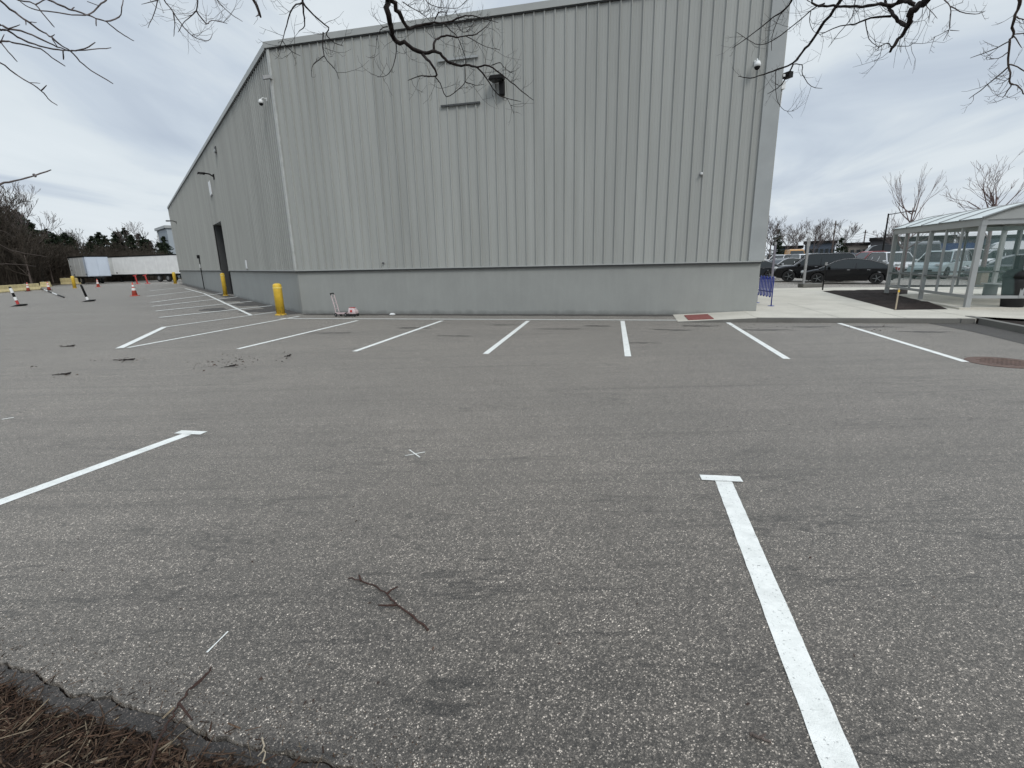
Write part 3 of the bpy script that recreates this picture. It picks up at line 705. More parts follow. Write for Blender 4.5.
cone(G(49.5, 290.4), .8, 'orange cone beside the end of the fallen striped pole', -.04)
cone(G(98.5, 287), .85, 'orange cone below the joint of the two white trailers', 0)
def delin(p, h, lean, cols, label, rz=0):
    t = thing('delineator_post', p, label, 'delineator', 'striped delineator posts'); t.rotation_euler = (0, lean, rz)
    m = MB(); m.lathe([(.36,0),(.36,.03),(.2,.06),(.09,.09)], 20); m.build('base', RUBBER, t)
    m = MB(); m.lathe([(.06,.08),(.055,h),(.03,h+.03)], 14); m.build('post', cols[0], t, smooth=True)
    for a, b, c in cols[1]:
        m = MB(); m.lathe([(.065,a*h),(.063,b*h)], 14); m.build('band', c, t)
    return t
delin(G(19, 306), 1.0, -.22, (BLACKM, [(.08,.3,REDP),(.3,.48,REFL),(.7,.95,REFL)]), 'leaning black and white striped post, leftmost in the lot')
delin(G(88.5, 301.5), .95, -.22, (BLACKM, [(.08,.28,REFL)]), 'leaning black post on a flat rubber foot, in front of the trailers')
# fallen striped pole
a, b = G(38, 287.5, .12), G(64, 297.2, .05); t = thing('striped_pole', (a+b)/2, 'long thin black and white pole lying on the asphalt between cones', 'pole')
n = 6
for k in range(n):
    m = MB(); m.tube([lerp(a, b, k/n), lerp(a, b, (k+1)/n)], .045, 8); m.build('segment', REFL if k % 2 == 0 else BLACKM, t, True)
def barrier(p, L, rz, label, h=.8):
    t = thing('concrete_barrier', p, label, 'barrier', 'yellow concrete barriers', rz)
    prof = [(-.3,0),(.3,0),(.3,.08),(.16,.3),(.1,h),(-.1,h),(-.16,.3),(-.3,.08)]
    m = MB(); m.loft([[Vector((x, a, z)) for a, z in prof] for x in (-L/2, L/2)]); m.build('body', YELC, t, bevel=.02)
    for s in (-1, 1):
        m = MB(); m.tube([(s*L*.3,0,h-.02),(s*L*.3,0,h+.08),(s*L*.3+.15,0,h+.08),(s*L*.3+.15,0,h-.02)], .015, 6); m.build('lifting_loop', GALV, t)
qa, qb = AZ(-50, 60), AZ(32, 70)
barrier((qa+qb)/2, (qb-qa).length, math.atan2((qb-qa).y, (qb-qa).x), 'long yellow concrete barrier at the left edge beneath the trees', .62)
barrier(AZ(66.5, 92), 2.2, R(35), 'short yellow concrete barrier just left of the trailers', .85)
barrier(AZ(40, 80), .9, R(20), 'small pale block between the yellow barriers at the tree line', .6)
# red stands near the trailer
def stand(p, lean, label):
    t = thing('trailer_stand', p, label, 'stand', 'red trailer stands')
    m = MB(); m.lathe([(.3,0),(.3,.04),(.08,.08)], 12); m.build('foot', REDP, t)
    m = MB(); m.tube([(0,0,.05),(lean,0,1.05)], .08, 10); m.bar((lean-.25,0,1.0),(lean+.2,0,1.12),.09); m.build('post', REDP, t)
stand(AZ(133, 78), -.1, 'red stand just behind the nearest cone, left of its twin'); stand(AZ(143.5, 78), -.15, 'red stand under the long trailer, right of its twin')

# ------------------------------------------------------------------ trailers
def trailer(pL, pR, z0, z1, W, label, panels, gear=None, wheels=(.15,)):
    d = (pR-pL); L = d.length; rz = math.atan2(d.y, d.x)
    t = thing('semi_trailer', (pL.x, pL.y, 0), label, 'trailer', 'white trailers parked by the woods', rz)
    x0 = 0
    for k, (f, mat) in enumerate(panels):
        m = MB(); m.box(((x0+f)*L/2, W/2, (z0+z1)/2), ((f-x0)*L, W-.001*k, z1-z0-.001*k))
        nr = int((f-x0)*L/.6)
        for j in range(0, nr+1, 4): m.box((x0*L+j*.6+.02, -.004, (z0+z1)/2), (.03, .02, z1-z0-.2))
        m.build('box_panel', mat, t); x0 = f
    m = MB(); m.box((L/2, W/2, z1+.05), (L+.06, W+.06, .14)); m.box((L/2, -.02, z0-.06), (L+.04, .06, .16)); m.build('rail', BLACKM, t)
    m = MB(); m.box((L/2, W/2, z0-.16), (L*.96, W*.5, .18)); m.build('chassis', RUBBER, t)
    for wx in wheels:
        for s in (.18, W-.18):
            m = MB(); m.lathe([(.5,-.14),(.52,-.1),(.52,.1),(.5,.14)], 20, (wx*L, s, .52), Matrix.Rotation(R(90), 3, 'X')); o = m.build('wheel', RUBBER, t)
            m = MB(); m.lathe([(.26,-.15),(.26,.15)], 14, (wx*L, s, .52), Matrix.Rotation(R(90), 3, 'X')); m.build('rim', GALV, o)
    if gear:
        for s in (.4, W-.4):
            m = MB(); m.box((gear*L, s, z0/2), (.14, .14, z0-.1)); m.box((gear*L, s, .04), (.36, .3, .06)); m.bar((gear*L, s, .5), (gear*L+.9, s, z0-.1), .06); m.build('landing_leg', BLACKM, t)
    for fx, fz in ((.07,.93),(.09,.55),(.11,.35),(.2,.1),(.93,.12)):
        m = MB(); m.box((fx*L, -.035, lerp(z0, z1, fz)), (.22, .03, .16)); m.build('marker_plate', BLACKM, t)
    m = MB(); m.box((-.07, W/2, (z0+z1)/2), (.1, W-.1, z1-z0-.1)); m.build('end_door', TRAILG, t)
    return t
a, b = AZ(68.5, 94), AZ(85, 87)
trailer(a, b, 1.0, 3.55, 2.5, 'white and pale blue box trailer, the shorter one nearer the woods', [(.9, TRAILG), (1.0, TRAILB)], None, (.28, .5))
m = MB(); m.box(((b-a).length+.02, 1.25, 2.27), (.05, 2.4, 2.4)); [m.box(((b-a).length+.06, y, 2.27), (.05, .04, 2.3)) for y in (.1, 1.25, 2.4)]; m.build('rear_door', TRAILB, [o for o in bpy.data.objects if o.name.startswith('semi_trailer')][0])
a, b = AZ(99, 98), AZ(185, 82)
trailer(a, b, 1.1, 3.6, 2.5, 'long plain white trailer whose right end hides behind the warehouse', [(.17, TRAILG), (1.0, TRAILW)], .2, (.68, .78))

# far building behind the trailers
p = AZ(162.5, 130); fb = thing('distant_building', p, 'tall pale grey block beyond the trailer, beside the warehouse edge', 'building')
q = AZ(182, 112); dd = (q-p).normalized(); rz = math.atan2(dd.y, dd.x); fb.rotation_euler.z = rz
m = MB(); m.box((5, 6, 4.8), (10, 12, 9.6)); m.build('wall', plain('far_wall', (.33,.37,.40), .6, 0, .05, .3), fb)
m = MB(); m.box((5, 6, 9.75), (10.6, 12.6, .5)); m.build('roof_edge', TRIM, fb)
m = MB(); m.tube([(1.2,-.1,0),(1.2,-.1,9.4)], .12, 8); m.build('downspout', WHITEP, fb)
for k in range(2):
    m = MB(); m.box((2.6+k*3, -.05, 6.5), (1.4, .1, 1.2)); o = m.build('window', CARGLASS, fb); m = MB(); m.box((2.6+k*3, -.08, 5.85), (1.6, .1, .1)); m.build('sill', TRIM, o)

# ------------------------------------------------------------------ hand truck by the wall
p = G(338, 316.2); rz = math.atan2(e1.y, e1.x)
t = thing('hand_truck', p, 'small pinkish white folding hand truck left against the base wall', 'hand truck', None, rz); t.scale = (.56, .75, .74)
m = MB()
for s in (-.12, .12): m.tube([(.0+s*.2,s,.12),(-.06,s,.45),(-.22,s,1.0)], .022, 8)
for z, x in ((.35,-.03),(.62,-.11),(.85,-.17)): m.tube([(x,-.12,z),(x,.12,z)], .015, 6)
m.build('frame', PINKM, t)
m = MB(); m.tube([(-.22,-.13,.98),(-.26,-.12,1.06),(-.26,.12,1.06),(-.22,.13,.98)], .03, 8); m.build('grip', RUBBER, t)
m = MB(); m.box((.38,0,.14), (.76,.42,.04)); m.box((.38,-.2,.17), (.7,.02,.06)); m.build('deck', PINKM, t)
m = MB(); m.box((.32,0,.175), (.5,.3,.03)); m.build('deck_mat', RUBBER, t)
for x in (.04, .72):
    for s in (-.2, .2):
        m = MB(); m.lathe([(.08,-.025),(.09,-.02),(.09,.02),(.08,.025)], 16, (x, s, .09), Matrix.Rotation(R(90), 3, 'X')); o = m.build('wheel', RUBBER, t)
        m = MB(); m.lathe([(.03,-.03),(.03,.03)], 10, (x, s, .09), Matrix.Rotation(R(90), 3, 'X')); m.build('hub', GALV, o)
t = thing('tool_caddy', p+e1*.60, 'low wheeled caddy with a white and red top beside the hand truck', 'caddy', None, rz); t.scale = (.55, .6, .62)
m = MB(); m.loft([[Vector((x,y,z)) for x,y in ((-.22,-.2),(.26,-.2),(.26,.2),(-.22,.2))] if z < .3 else [Vector((x,y,z)) for x,y in ((-.2,-.16),(.14,-.16),(.14,.16),(-.2,.16))] for z in (.14, .28, .46)]); m.build('shell', PINKM, t, bevel=.03)
m = MB(); m.box((-.02,0,.475), (.3,.2,.03)); m.box((.0,-.2,.3), (.14,.02,.12), rx=-.2); m.build('red_trim', REDP, t)
m = MB(); m.box((0,0,.10), (.5,.36,.08)); m.build('base', RUBBER, t)
for x in (-.2, .2):
    for s in (-.19, .19): m = MB(); m.lathe([(.08,-.03),(.085,0),(.08,.03)], 14, (x, s, .085), Matrix.Rotation(R(90), 3, 'X')); m.build('wheel', RUBBER, t)
q = G(392.5, 314.8); t = MB(); t.loft([[Vector((q.x+x*s*.6, q.y+y*s*.6, q.z+z*.7)) for x, y in ((-.16,-.07),(.1,-.1),(.17,.03),(.02,.09),(-.12,.06))] for s, z in ((1,0),(.9,.05),(.45,.09))])
tag(t.build('crumpled_paper', WHITEP), 'crumpled white scrap lying at the foot of the front wall', 'litter')

# ------------------------------------------------------------------ bike rack, posts
p = G(771, 306, ZS); rz = math.atan2(e2.y, e2.x)
far = G(757.5, 303.0, ZS)
t = thing('bike_rack', p, 'dark blue wave shaped bike rack behind the warehouse corner', 'bike rack', None, math.atan2((far-p).y, (far-p).x))
pts = []; top, bot = .93, .28; sp = .125
pts += [Vector((0,0,0))]
nl = 10
for k in range(nl+1):
    x0 = k*sp; up = (k % 2 == 0)
    cx = x0+sp/2
    if k == nl: break
    if up:
        pts.append(Vector((x0,0,top-sp/2))); pts += [Vector((cx-math.cos(a)*sp/2, 0, top-sp/2+math.sin(a)*sp/2)) for a in (R(30),R(60),R(90),R(120),R(150))]; pts.append(Vector((x0+sp,0,top-sp/2)))
    else:
        pts.append(Vector((x0,0,bot+sp/2))); pts += [Vector((cx-math.cos(a)*sp/2, 0, bot+sp/2-math.sin(a)*sp/2)) for a in (R(30),R(60),R(90),R(120),R(150))]; pts.append(Vector((x0+sp,0,bot+sp/2)))
pts.append(Vector((nl*sp,0,bot+sp/2))) if nl % 2 else None
pts = pts[:-1]+[Vector((nl*sp,0,bot+.1)), Vector((nl*sp,0,0))] if nl % 2 == 0 else pts+[Vector((nl*sp,0,0))]
m = MB(); m.tube(pts, .018, 10); m.build('wave_tube', BLUEP, t, smooth=True)
for x in (0, nl*sp): m = MB(); m.lathe([(.1,0),(.1,.012),(.04,.02)], 16, (x,0,0)); m.build('foot_plate', BLUEP, t)
m = MB(); m.tube([(0,0,.45),(nl*sp,0,.45)], .018, 8); m.build('cross_tube', BLUEP, t)
def signpost(base, topxy, label, r=.04, mat=GALV, block=False):
    d = ON(base, base+e1, *topxy); h = d.z-base.z
    t = thing('sign_post', base, label, 'post', 'posts beside the walk')
    m = MB(); m.box((0,0,h/2), (r*2,r*1.2,h)); m.build('post', mat, t)
    m = MB(); m.box((.0,-.02,h-.22), (.16,.03,.36)) if block else m.box((0,-.02,h-.08), (.1,.03,.14)); m.build('plate', GALV, t)
    if block: m = MB(); m.box((.35,.0,.10), (1.1,.4,.20), .15); m.build('kerb_block', CURB, t, bevel=.03)
signpost(G(803, 287.5, ZS), (806.5, 238), 'tall grey sign post seen edge on, standing on a low concrete block', .055, GALV, True)
signpost(UV(.9, 6.5, ZS) if False else G(770.5, 291, ZS), (768.5, 242), 'slim purplish grey post right behind the blue bike rack', .045, PURPG)
signpost(G(822.5, 290, ZS), (824, 262), 'short thin dark stake at the tip of the planting bed', .025, BLACKM)
# wooden survey stake with pale twine at the bed
a = G(895.5, 309.5, ZS+.02); t = thing('survey_stake', a, 'thin pale wooden stake at the front of the dark planting bed', 'stake')
m = MB(); m.box((0,0,.30), (.035,.02,.6)); m.build('shaft', PALEWOOD, t); m = MB(); m.box((0,-.012,.52), (.05,.008,.06)); m.build('flagging', YEL, t)

# ------------------------------------------------------------------ shelter
P0 = G(966, 309, ZS); Pf = G(886, 295, ZS); dl = (Pf-P0); LS = dl.length; rzS = math.atan2(dl.y, dl.x)
# local: x along the long side (away), y to the LEFT of x -> the shelter body lies on -y
topz = ON(P0, Pf, 981, 224).z; topz2 = ON(P0, Pf, 893, 233).z
print('shelter', P0, Pf, LS, topz, topz2)
HS = (topz+topz2)/2-ZS; WS = 3.3
sh = thing('bus_shelter', P0, 'glass sided aluminium shelter with a frosted barrel roof beside the car park', 'shelter', None, rzS)
def post(x, y, h=None, w=.09, mat=ALU, z0=0):
    m = MB(); m.box((x, y, (z0+(h or HS))/2), (w, w, (h or HS)-z0)); m.build('post', mat, sh)
for x in (0, LS): 
    for y in (0, -WS): post(x, y, w=.12)
post(LS*.5, 0, w=.10); post(LS*.5, -WS, w=.10)
for f in (.17, .33, .67, .83):
    for y in (0, -WS): post(LS*f, y, w=.055, z0=.32, mat=ALU if y == 0 else ALU_DK)
post(0, -1.15, z0=.32, w=.09); post(0, -2.15, z0=.32, w=.09); 
for f in (.33, .67): post(LS, -WS*f, z0=.32, w=.055, mat=ALU_DK)
for nm, z, w in (('bottom_rail', .34, .08), ('middle_rail', .85, .05)):
    for y in (0, -WS): m = MB(); m.box((LS/2, y, z), (LS, w*.8, w)); m.build(nm, ALU if nm[0] == 'b' else ALU_DK, sh)
    m = MB(); m.box((LS, -WS/2, z), (w*.8, WS, w)); m.build(nm, ALU_DK, sh)
m = MB(); m.box((0, -WS/2, .34), (.07, WS, .08)); m.build('bottom_rail', ALU, sh)
for y in (0, -WS): m = MB(); m.box((LS/2, y, HS+.03), (LS+.14, .12, .18)); m.build('eave_beam', ALU, sh)
for x in (0, LS): m = MB(); m.box((x, -WS/2, HS+.03), (.10, WS, .14)); m.build('end_beam', ALU, sh)
# glass panes
fr = [0, .17, .33, .5, .67, .83, 1]
for y in (0, -WS):
    for a, b in zip(fr[:-1], fr[1:]):
        m = MB(); m.box(((a+b)/2*LS, y, (.38+HS-.08)/2), ((b-a)*LS-.08, .01, HS-.5)); m.build('glass_pane', PANE, sh)
for k in range(3):
    m = MB(); m.box((LS, -WS*(k+.5)/3, (.38+HS-.08)/2), (.01, WS/3-.08, HS-.5)); m.build('glass_pane', PANE, sh)
m = MB(); m.box((0, -.6, (.38+HS-.08)/2), (.01, 1.0, HS-.5)); m.build('glass_pane', PANE, sh)
# barrel roof
rise = .44; segs = 14
def arc(x, off=0): 
    return [Vector((x, -WS*k/segs+(.09 if k == 0 else -.09 if k == segs else 0), HS+.12+off+rise*math.sin(math.pi*k/segs)**.85)) for k in range(segs+1)]
bays = 5
for bq in range(bays):
    xa, xb = -.12+(LS+.24)*bq/bays+.01, -.12+(LS+.24)*(bq+1)/bays-.01
    la, lb = arc(xa), arc(xb); ua, ub = arc(xa, .025), arc(xb, .025); n = segs+1
    m = MB(); m.add(la+lb+ua+ub, [(k, k+1, n+k+1, n+k) for k in range(segs)]+[(2*n+k, 3*n+k, 3*n+k+1, 2*n+k+1) for k in range(segs)]); m.build('roof_panel', ROOFP, sh, smooth=True)
for bq in range(bays+1):
    xa = -.12+(LS+.24)*bq/bays; m = MB(); m.tube(arc(xa, .025), .03, 6); m.build('roof_rib', ALU_DK, sh)
for x in (-.08, LS+.08):
    la = arc(x, -.01); m = MB(); base = [Vector((p.x, p.y, HS+.09)) for p in la]; n = len(la)
    m.add(la+base, [(k, k+1, n+k+1, n+k) for k in range(n-1)]); o = m.build('gable_panel', TRIM_LT, sh)
    sd = o.modifiers.new('s', 'SOLIDIFY'); sd.thickness = .02
# bench inside and bin in front
bq = thing('bench', P0, 'long slatted metal bench inside the glass shelter', 'bench', None, rzS)
m = MB(); [m.box((LS*.5, -WS+.35+k*.11, .46), (LS*.75, .09, .03)) for k in range(4)]; m.build('seat', ALU, bq)
for f in (.16, .5, .84): m = MB(); m.box((LS*f, -WS+.5, .22), (.06, .4, .44)); m.build('leg', ALU_DK, bq)
p = G(1011, 308.5, ZS); t = thing('litter_bin', p, 'black litter bin standing at the shelter\'s near end', 'bin')
m = MB(); m.lathe([(.24,0),(.30,.75),(.31,.85)], 20); m.build('body', RUBBER, t, smooth=True)
m = MB(); m.lathe([(.33,.85),(.33,.93),(.25,1.05),(.1,1.1)], 20); m.build('lid', BLACKM, t, smooth=True)
m = MB(); m.box((.05,.1,.9), (.14,.14,1.1)); m.build('back_post', BLACKM, t)
p = G(979, 288.5, ZS)
t = thing('ash_urn', Vector((p.x, p.y, ZS+.05)), 'small brown square ash urn inside the shelter near its left side', 'ash urn')
m = MB(); m.box((0,0,.32), (.34,.34,.64)); m.build('body', plain('urn_brown', (.16,.13,.10), .8), t, bevel=.02); m = MB(); m.box((0,0,.66), (.4,.4,.05)); m.build('lid', RUBBER, t)

# ------------------------------------------------------------------ vehicles
def make_vehicle(kind, paint, label, cat, group='cars in the car park'):
    spec = dict(
      sedan=dict(L=4.75, W=1.82, H=1.45, belt=.93, out=[(-.5,.35),(-.5,.55),(-.485,.72),(-.46,.86),(-.40,.93),(-.25,.96),(.08,.95),(.22,.92),(.36,.84),(.46,.72),(.495,.58),(.5,.35)], gh=[(-.45,.90),(-.33,1.18),(-.20,1.36),(-.06,1.45),(.05,1.43),(.15,1.30),(.31,.90)]),
      suv=dict(L=4.75, W=1.9, H=1.78, belt=1.08, out=[(-.5,.42),(-.5,.7),(-.495,.9),(-.485,1.06),(-.47,1.1),(-.2,1.12),(.1,1.10),(.23,1.07),(.37,1.02),(.46,.90),(.495,.7),(.5,.42)], gh=[(-.475,1.08),(-.42,1.66),(-.36,1.76),(.02,1.76),(.10,1.70),(.25,1.06)]),
      van=dict(L=5.6, W=2.0, H=2.5, belt=1.25, out=[(-.5,.4),(-.5,.8),(-.5,1.1),(-.5,1.25),(-.48,1.27),(-.2,1.28),(.2,1.27),(.33,1.22),(.42,1.12),(.48,1.0),(.5,.8),(.5,.4)], gh=[(-.495,1.26),(-.49,2.42),(-.46,2.5),(.12,2.5),(.20,2.38),(.36,1.2)]),
      pickup=dict(L=5.5, W=1.95, H=1.85, belt=1.15, out=[(-.5,.5),(-.5,.8),(-.5,1.0),(-.49,1.17),(-.3,1.17),(-.1,1.17),(.15,1.16),(.24,1.14),(.40,1.10),(.47,1.0),(.5,.8),(.5,.5)], gh=[(-.12,1.15),(-.10,1.78),(-.05,1.85),(.08,1.84),(.13,1.78),(.25,1.13)]))[kind]
    L, W = spec['L'], spec['W']; wr = .33 if kind == 'sedan' else .37
    t = thing({'sedan':'parked_car','suv':'parked_suv','van':'parked_van','pickup':'pickup_truck'}[kind], (0,0,0), label, cat, group)
    wx = (-.29*L, .31*L); zb = spec['out'][0][1]*.55
    # outline with wheel arches (from rear bottom over the top to the front bottom, then arches back)
    o = [(x*L, z) for x, z in spec['out']]
    bott = []
    for c in (wx[1], wx[0]):
        bott.append((c+wr*1.22, zb))
        for a in (20, 50, 75, 105, 130, 160): bott.append((c+wr*1.22*math.cos(R(a)), max(zb, wr+wr*1.15*math.sin(R(a)))))
        bott.append((c-wr*1.22, zb))
    prof = o+bott; zmax = max(z for _, z in o)
    lay = []
    for f, en, dz in ((-1,.055,.10),(-.965,.025,.03),(-.85,.008,.0),(-.5,0,.0),(.5,0,.0),(.85,.008,0),(.965,.025,.03),(1,.055,.10)):
        ring = []
        for i, (x, z) in enumerate(prof):
            if i < len(o): xx = x*(1-en); zz = z-dz*max(0, (z-.5)/(zmax-.5))
            else: xx, zz = x, z
            ring.append(Vector((xx, f*W/2*(1 if zz > .45 else .97), zz)))
        lay.append(ring)
    m = MB(); m.loft(lay); m.build('body', paint, t)
    m = MB(); m.box((0,0,zb+.22), (L*.9, W*.80, .38)); m.build('underbody', RUBBER, t)
    gh = [(x*L, z) for x, z in spec['gh']]; belt = spec['belt']; Hm = spec['H']
    def hw(z): return W/2*lerp(.985, .74 if kind != 'van' else .86, max(0, min(1, (z-belt)/(Hm-belt))))
    m = MB(); m.loft([[Vector((x, s*hw(z), z)) for x, z in gh] for s in (-1, 1)]); m.build('window_glass' if kind != 'van' else 'upper_body', CARGLASS if kind != 'van' else paint, t)
    if kind == 'van':
        m = MB(); a, b = gh[-1], gh[-2]
        m.loft([[Vector((lerp(a[0], b[0], k)+.03, s*hw(lerp(a[1], b[1], k))*.93, lerp(a[1], b[1], k)+.02)) for s in (-1, 1)]+[Vector((lerp(a[0], b[0], k)-.05, s*hw(lerp(a[1], b[1], k))*.93, lerp(a[1], b[1], k)-.02)) for s in (1, -1)] for k in (.06, .9)]); m.build('windscreen', CARGLASS, t)
        for s in (-1, 1): m = MB(); m.box((.19*L, s*(hw(1.65)+.0), 1.62), (.17*L, .05, .55)); m.build('side_window', CARGLASS, t)
    # roof skin and pillars
    top = [q for q in gh if q[1] > Hm-.14]; x0, x1 = top[0][0], top[-1][0]
    m = MB(); pts = [(x, z) for x, z in top]
    m.loft([[Vector((x, s*(hw(z)+.012)*k, z+.016)) for x, z in pts]+[Vector((x, s*(hw(z)+.012)*k, z-.03)) for x, z in reversed(pts)] for s, k in ((-1,1),(-1,.0),(1,1))]); 
    rr = .028
    for s in (-1, 1):
        m.tube([Vector((x, s*(hw(z)-.005), z)) for x, z in gh], rr, 6)
        if kind in ('sedan', 'suv'):
            for fx in ((-.07,), (-.05,-.27))[kind == 'suv']:
                m.bar(Vector((fx*L, s*(hw(belt)+.002), belt)), Vector((fx*L*1.0-.03, s*(hw(Hm)-.01), Hm-.06)), .05, .03)
    m.build('roof', paint, t)
    if kind in ('sedan', 'suv'):
        for s in (-1, 1):
            m = MB(); m.tube([Vector((x*.985, s*(hw(z)+.02), z-.01)) for x, z in gh], .018, 5); m.build('roof_highlight', CHROME, t)  # bright tubes added for the sky's reflection along the roof edge
    for x in wx:
        for s in (-1, 1):
            T = Matrix.Rotation(R(90), 3, 'X')
            m = MB(); m.lathe([(wr*.7,-.11),(wr*.96,-.11),(wr,-.08),(wr,.08),(wr*.96,.11),(wr*.7,.11)], 24, (x, s*(W/2-.13), wr), T); o_ = m.build('wheel', RUBBER, t)
            m = MB(); m.lathe([(wr*.62,-.115),(wr*.66,-.12),(wr*.66,.12),(wr*.62,.115)], 20, (x, s*(W/2-.13), wr), T)
            m.build('rim', BLACKM, o_)
            m = MB()
            for k in range(5):
                a = 2*math.pi*k/5; m.bar(Vector((x, s*(W/2-.005), wr)), Vector((x+wr*.62*math.cos(a), s*(W/2-.005), wr+wr*.62*math.sin(a))), .06, .03)
            m.build('spokes', ALU_DK, o_)
    for s in (-1, 1):
        m = MB(); m.box((L*.472, s*W*.38, spec['out'][8][1]-.12), (.14, .36, .12), -s*.35); m.build('headlight', LAMPW, t, bevel=.02)
        m = MB(); m.box((-L*.488, s*W*.40, belt-.10), (.10, .26, .16 if kind != 'van' else .4)); m.build('tail_lamp', LAMPR, t, bevel=.02)
        m = MB(); m.box((.2*L, s*(W/2+.07), belt+.05), (.14, .16, .12)); m.build('mirror', paint, t, bevel=.02)
        m = MB(); m.box((-.0*L, s*(W/2+.002), belt-.12), (.16, .02, .03)); m.box((-.2*L, s*(W/2+.002), belt-.12), (.16, .02, .03)); m.build('door_handle', CHROME, t)
    m = MB(); m.box((L*.494, 0, .52), (.05, W*.5, .16)); m.build('grille', BLACKM, t)
    m = MB(); m.box((L*.5, 0, .40), (.02, .45, .11)); m.build('number_plate', WHITEP, t)
    return t
def face(px, dist, side_deg):  # rotation so that the vehicle's right/left flank faces the camera
    return 0
def putv(t, p, rz): t.location = (p.x, p.y, .012 if p.z < .1 else p.z); t.rotation_euler.z = rz
# black sedan, flank to the camera, nose to the left
az = lambda p: math.atan2(p.y, p.x)
p = G(853, 284.5); car = make_vehicle('sedan', CP_['black'], 'black sedan in profile parked in front of the dark suv', 'car'); putv(car, p+Vector((.2,.9,0)), az(p)+R(90)+R(2))
p = AZ(815, 38.2); suv = make_vehicle('suv', CP_['black'], 'black suv with bright alloy wheels behind the black sedan', 'suv'); putv(suv, p, az(p)+R(96))
templates = {}
def vcopy(kind, paint, label, cat, p, rz, z=None):
    key = (kind, paint)
    if key not in templates: templates[key] = make_vehicle(kind, CP_[paint], label, cat); o = templates[key]
    else: o = copy_tree(templates[key])
    tag(o, label, cat, 'cars in the car park'); putv(o, p, rz); return o
def row(x, dist, kind, paint, ang, label, cat):
    p = AZ(x, dist); vcopy(kind, paint, label, cat, Vector((p.x, p.y, 0)), az(p)+R(ang))
row(748, 42, 'sedan', 'dark', 100, 'dark sedan half hidden behind the warehouse corner above the bike rack', 'car')
row(784, 50, 'sedan', 'silver', 130, 'silver car between the warehouse corner and the black suv', 'car')
row(806, 53, 'suv', 'white', 200, 'white suv just above the black suv\'s windscreen', 'suv')
row(873, 52, 'pickup', 'red', 120, 'dark red pickup seen over the black sedan\'s tail', 'pickup')
row(893, 47, 'suv', 'white', 205, 'white suv facing the shelter, first seen through its left panes', 'suv')
row(919, 51, 'van', 'grey', 190, 'tall grey van seen through the middle panes of the shelter', 'van')
row(941, 44, 'suv', 'teal', 160, 'pale blue green suv seen through the shelter right of the grey van', 'suv')
row(966, 47, 'pickup', 'white', 110, 'white pickup in profile behind the shelter\'s near corner post', 'pickup')
row(994, 52, 'suv', 'silver', 110, 'silver suv seen between the two front posts of the shelter', 'suv')
row(1018, 42, 'sedan', 'grey', 100, 'grey sedan at the right edge seen through the shelter', 'car')
row(780, 72, 'suv', 'white', 150, 'white suv below the dark evergreen beyond the car park', 'suv')
row(794, 84, 'van', 'yellow', 190, 'yellow orange van far off in the last row', 'van')
row(813, 72, 'pickup', 'silver', 100, 'silver pickup in the last row left of the dark blue suv', 'pickup')
row(832, 64, 'suv', 'blue', 100, 'dark blue suv above the black suv\'s roof', 'suv')
row(848, 70, 'sedan', 'white', 100, 'white car above the gap between suv roof and sedan', 'car')
row(862, 62, 'suv', 'dark', 120, 'dark suv in the rear row just left of the red pickup', 'suv')
row(882, 66, 'van', 'dark', 100, 'dark van in the rear row just left of the shelter', 'van')
row(902, 72, 'suv', 'silver', 100, 'silver suv in the rear row above the white suv', 'suv')
row(935, 70, 'van', 'blue', 100, 'dark blue van in the rear row behind the shelter', 'van')
row(957, 66, 'suv', 'dark', 100, 'dark suv in the rear row above the white pickup', 'suv')
row(980, 72, 'suv', 'dark', 100, 'dark suv far behind the shelter\'s near end', 'suv')
row(1008, 68, 'van', 'white', 100, 'white van in the rear row at the right edge', 'van')
rnd = random.Random(64); ords = ['first','second','third','fourth','fifth','sixth','seventh','eighth','ninth','tenth','eleventh','twelfth','thirteenth','fourteenth','fifteenth','sixteenth','seventeenth','eighteenth','nineteenth','twentieth']
kk_ = [('sedan','silver'),('suv','white'),('sedan','grey'),('pickup','white'),('suv','dark'),('sedan','white'),('van','white'),('suv','silver'),('suv','blue'),('pickup','silver')]
xs_ = [771, 783, 797, 808, 819, 829, 840, 851, 864, 876, 888, 900, 914, 928, 944, 960, 976, 991, 1005, 1020]
for i, x in enumerate(xs_):
    k_, p_n = kk_[(i*7+3) % 10]
    row(x, 90+rnd.uniform(-3, 3), k_, p_n, rnd.choice((95, 175, 120, 265)), '%s vehicle from the left in the farthest row, a %s %s' % (ords[i], p_n, k_), k_ if k_ != 'sedan' else 'car')
# hedge strip beyond the first row
m = MB(); rnd = random.Random(8)
for i in range(5200):
    s = rnd.random(); p = AZ(lerp(972, 1015, s), 37.5+rnd.uniform(0, 1.2)); z = rnd.uniform(0, .85)
    v = Vector((rnd.gauss(0,1), rnd.gauss(0,1), rnd.gauss(0,1))).normalized()*.05; u = Vector((rnd.gauss(0,1), rnd.gauss(0,1), rnd.gauss(0,1))).normalized()*.05
    q = Vector((p.x, p.y, z)); m.add([q, q+v, q+u], [(0,1,2)])
tag(m.build('hedge', NEEDLE), 'low dark green clipped hedge behind the shelter', 'hedge')

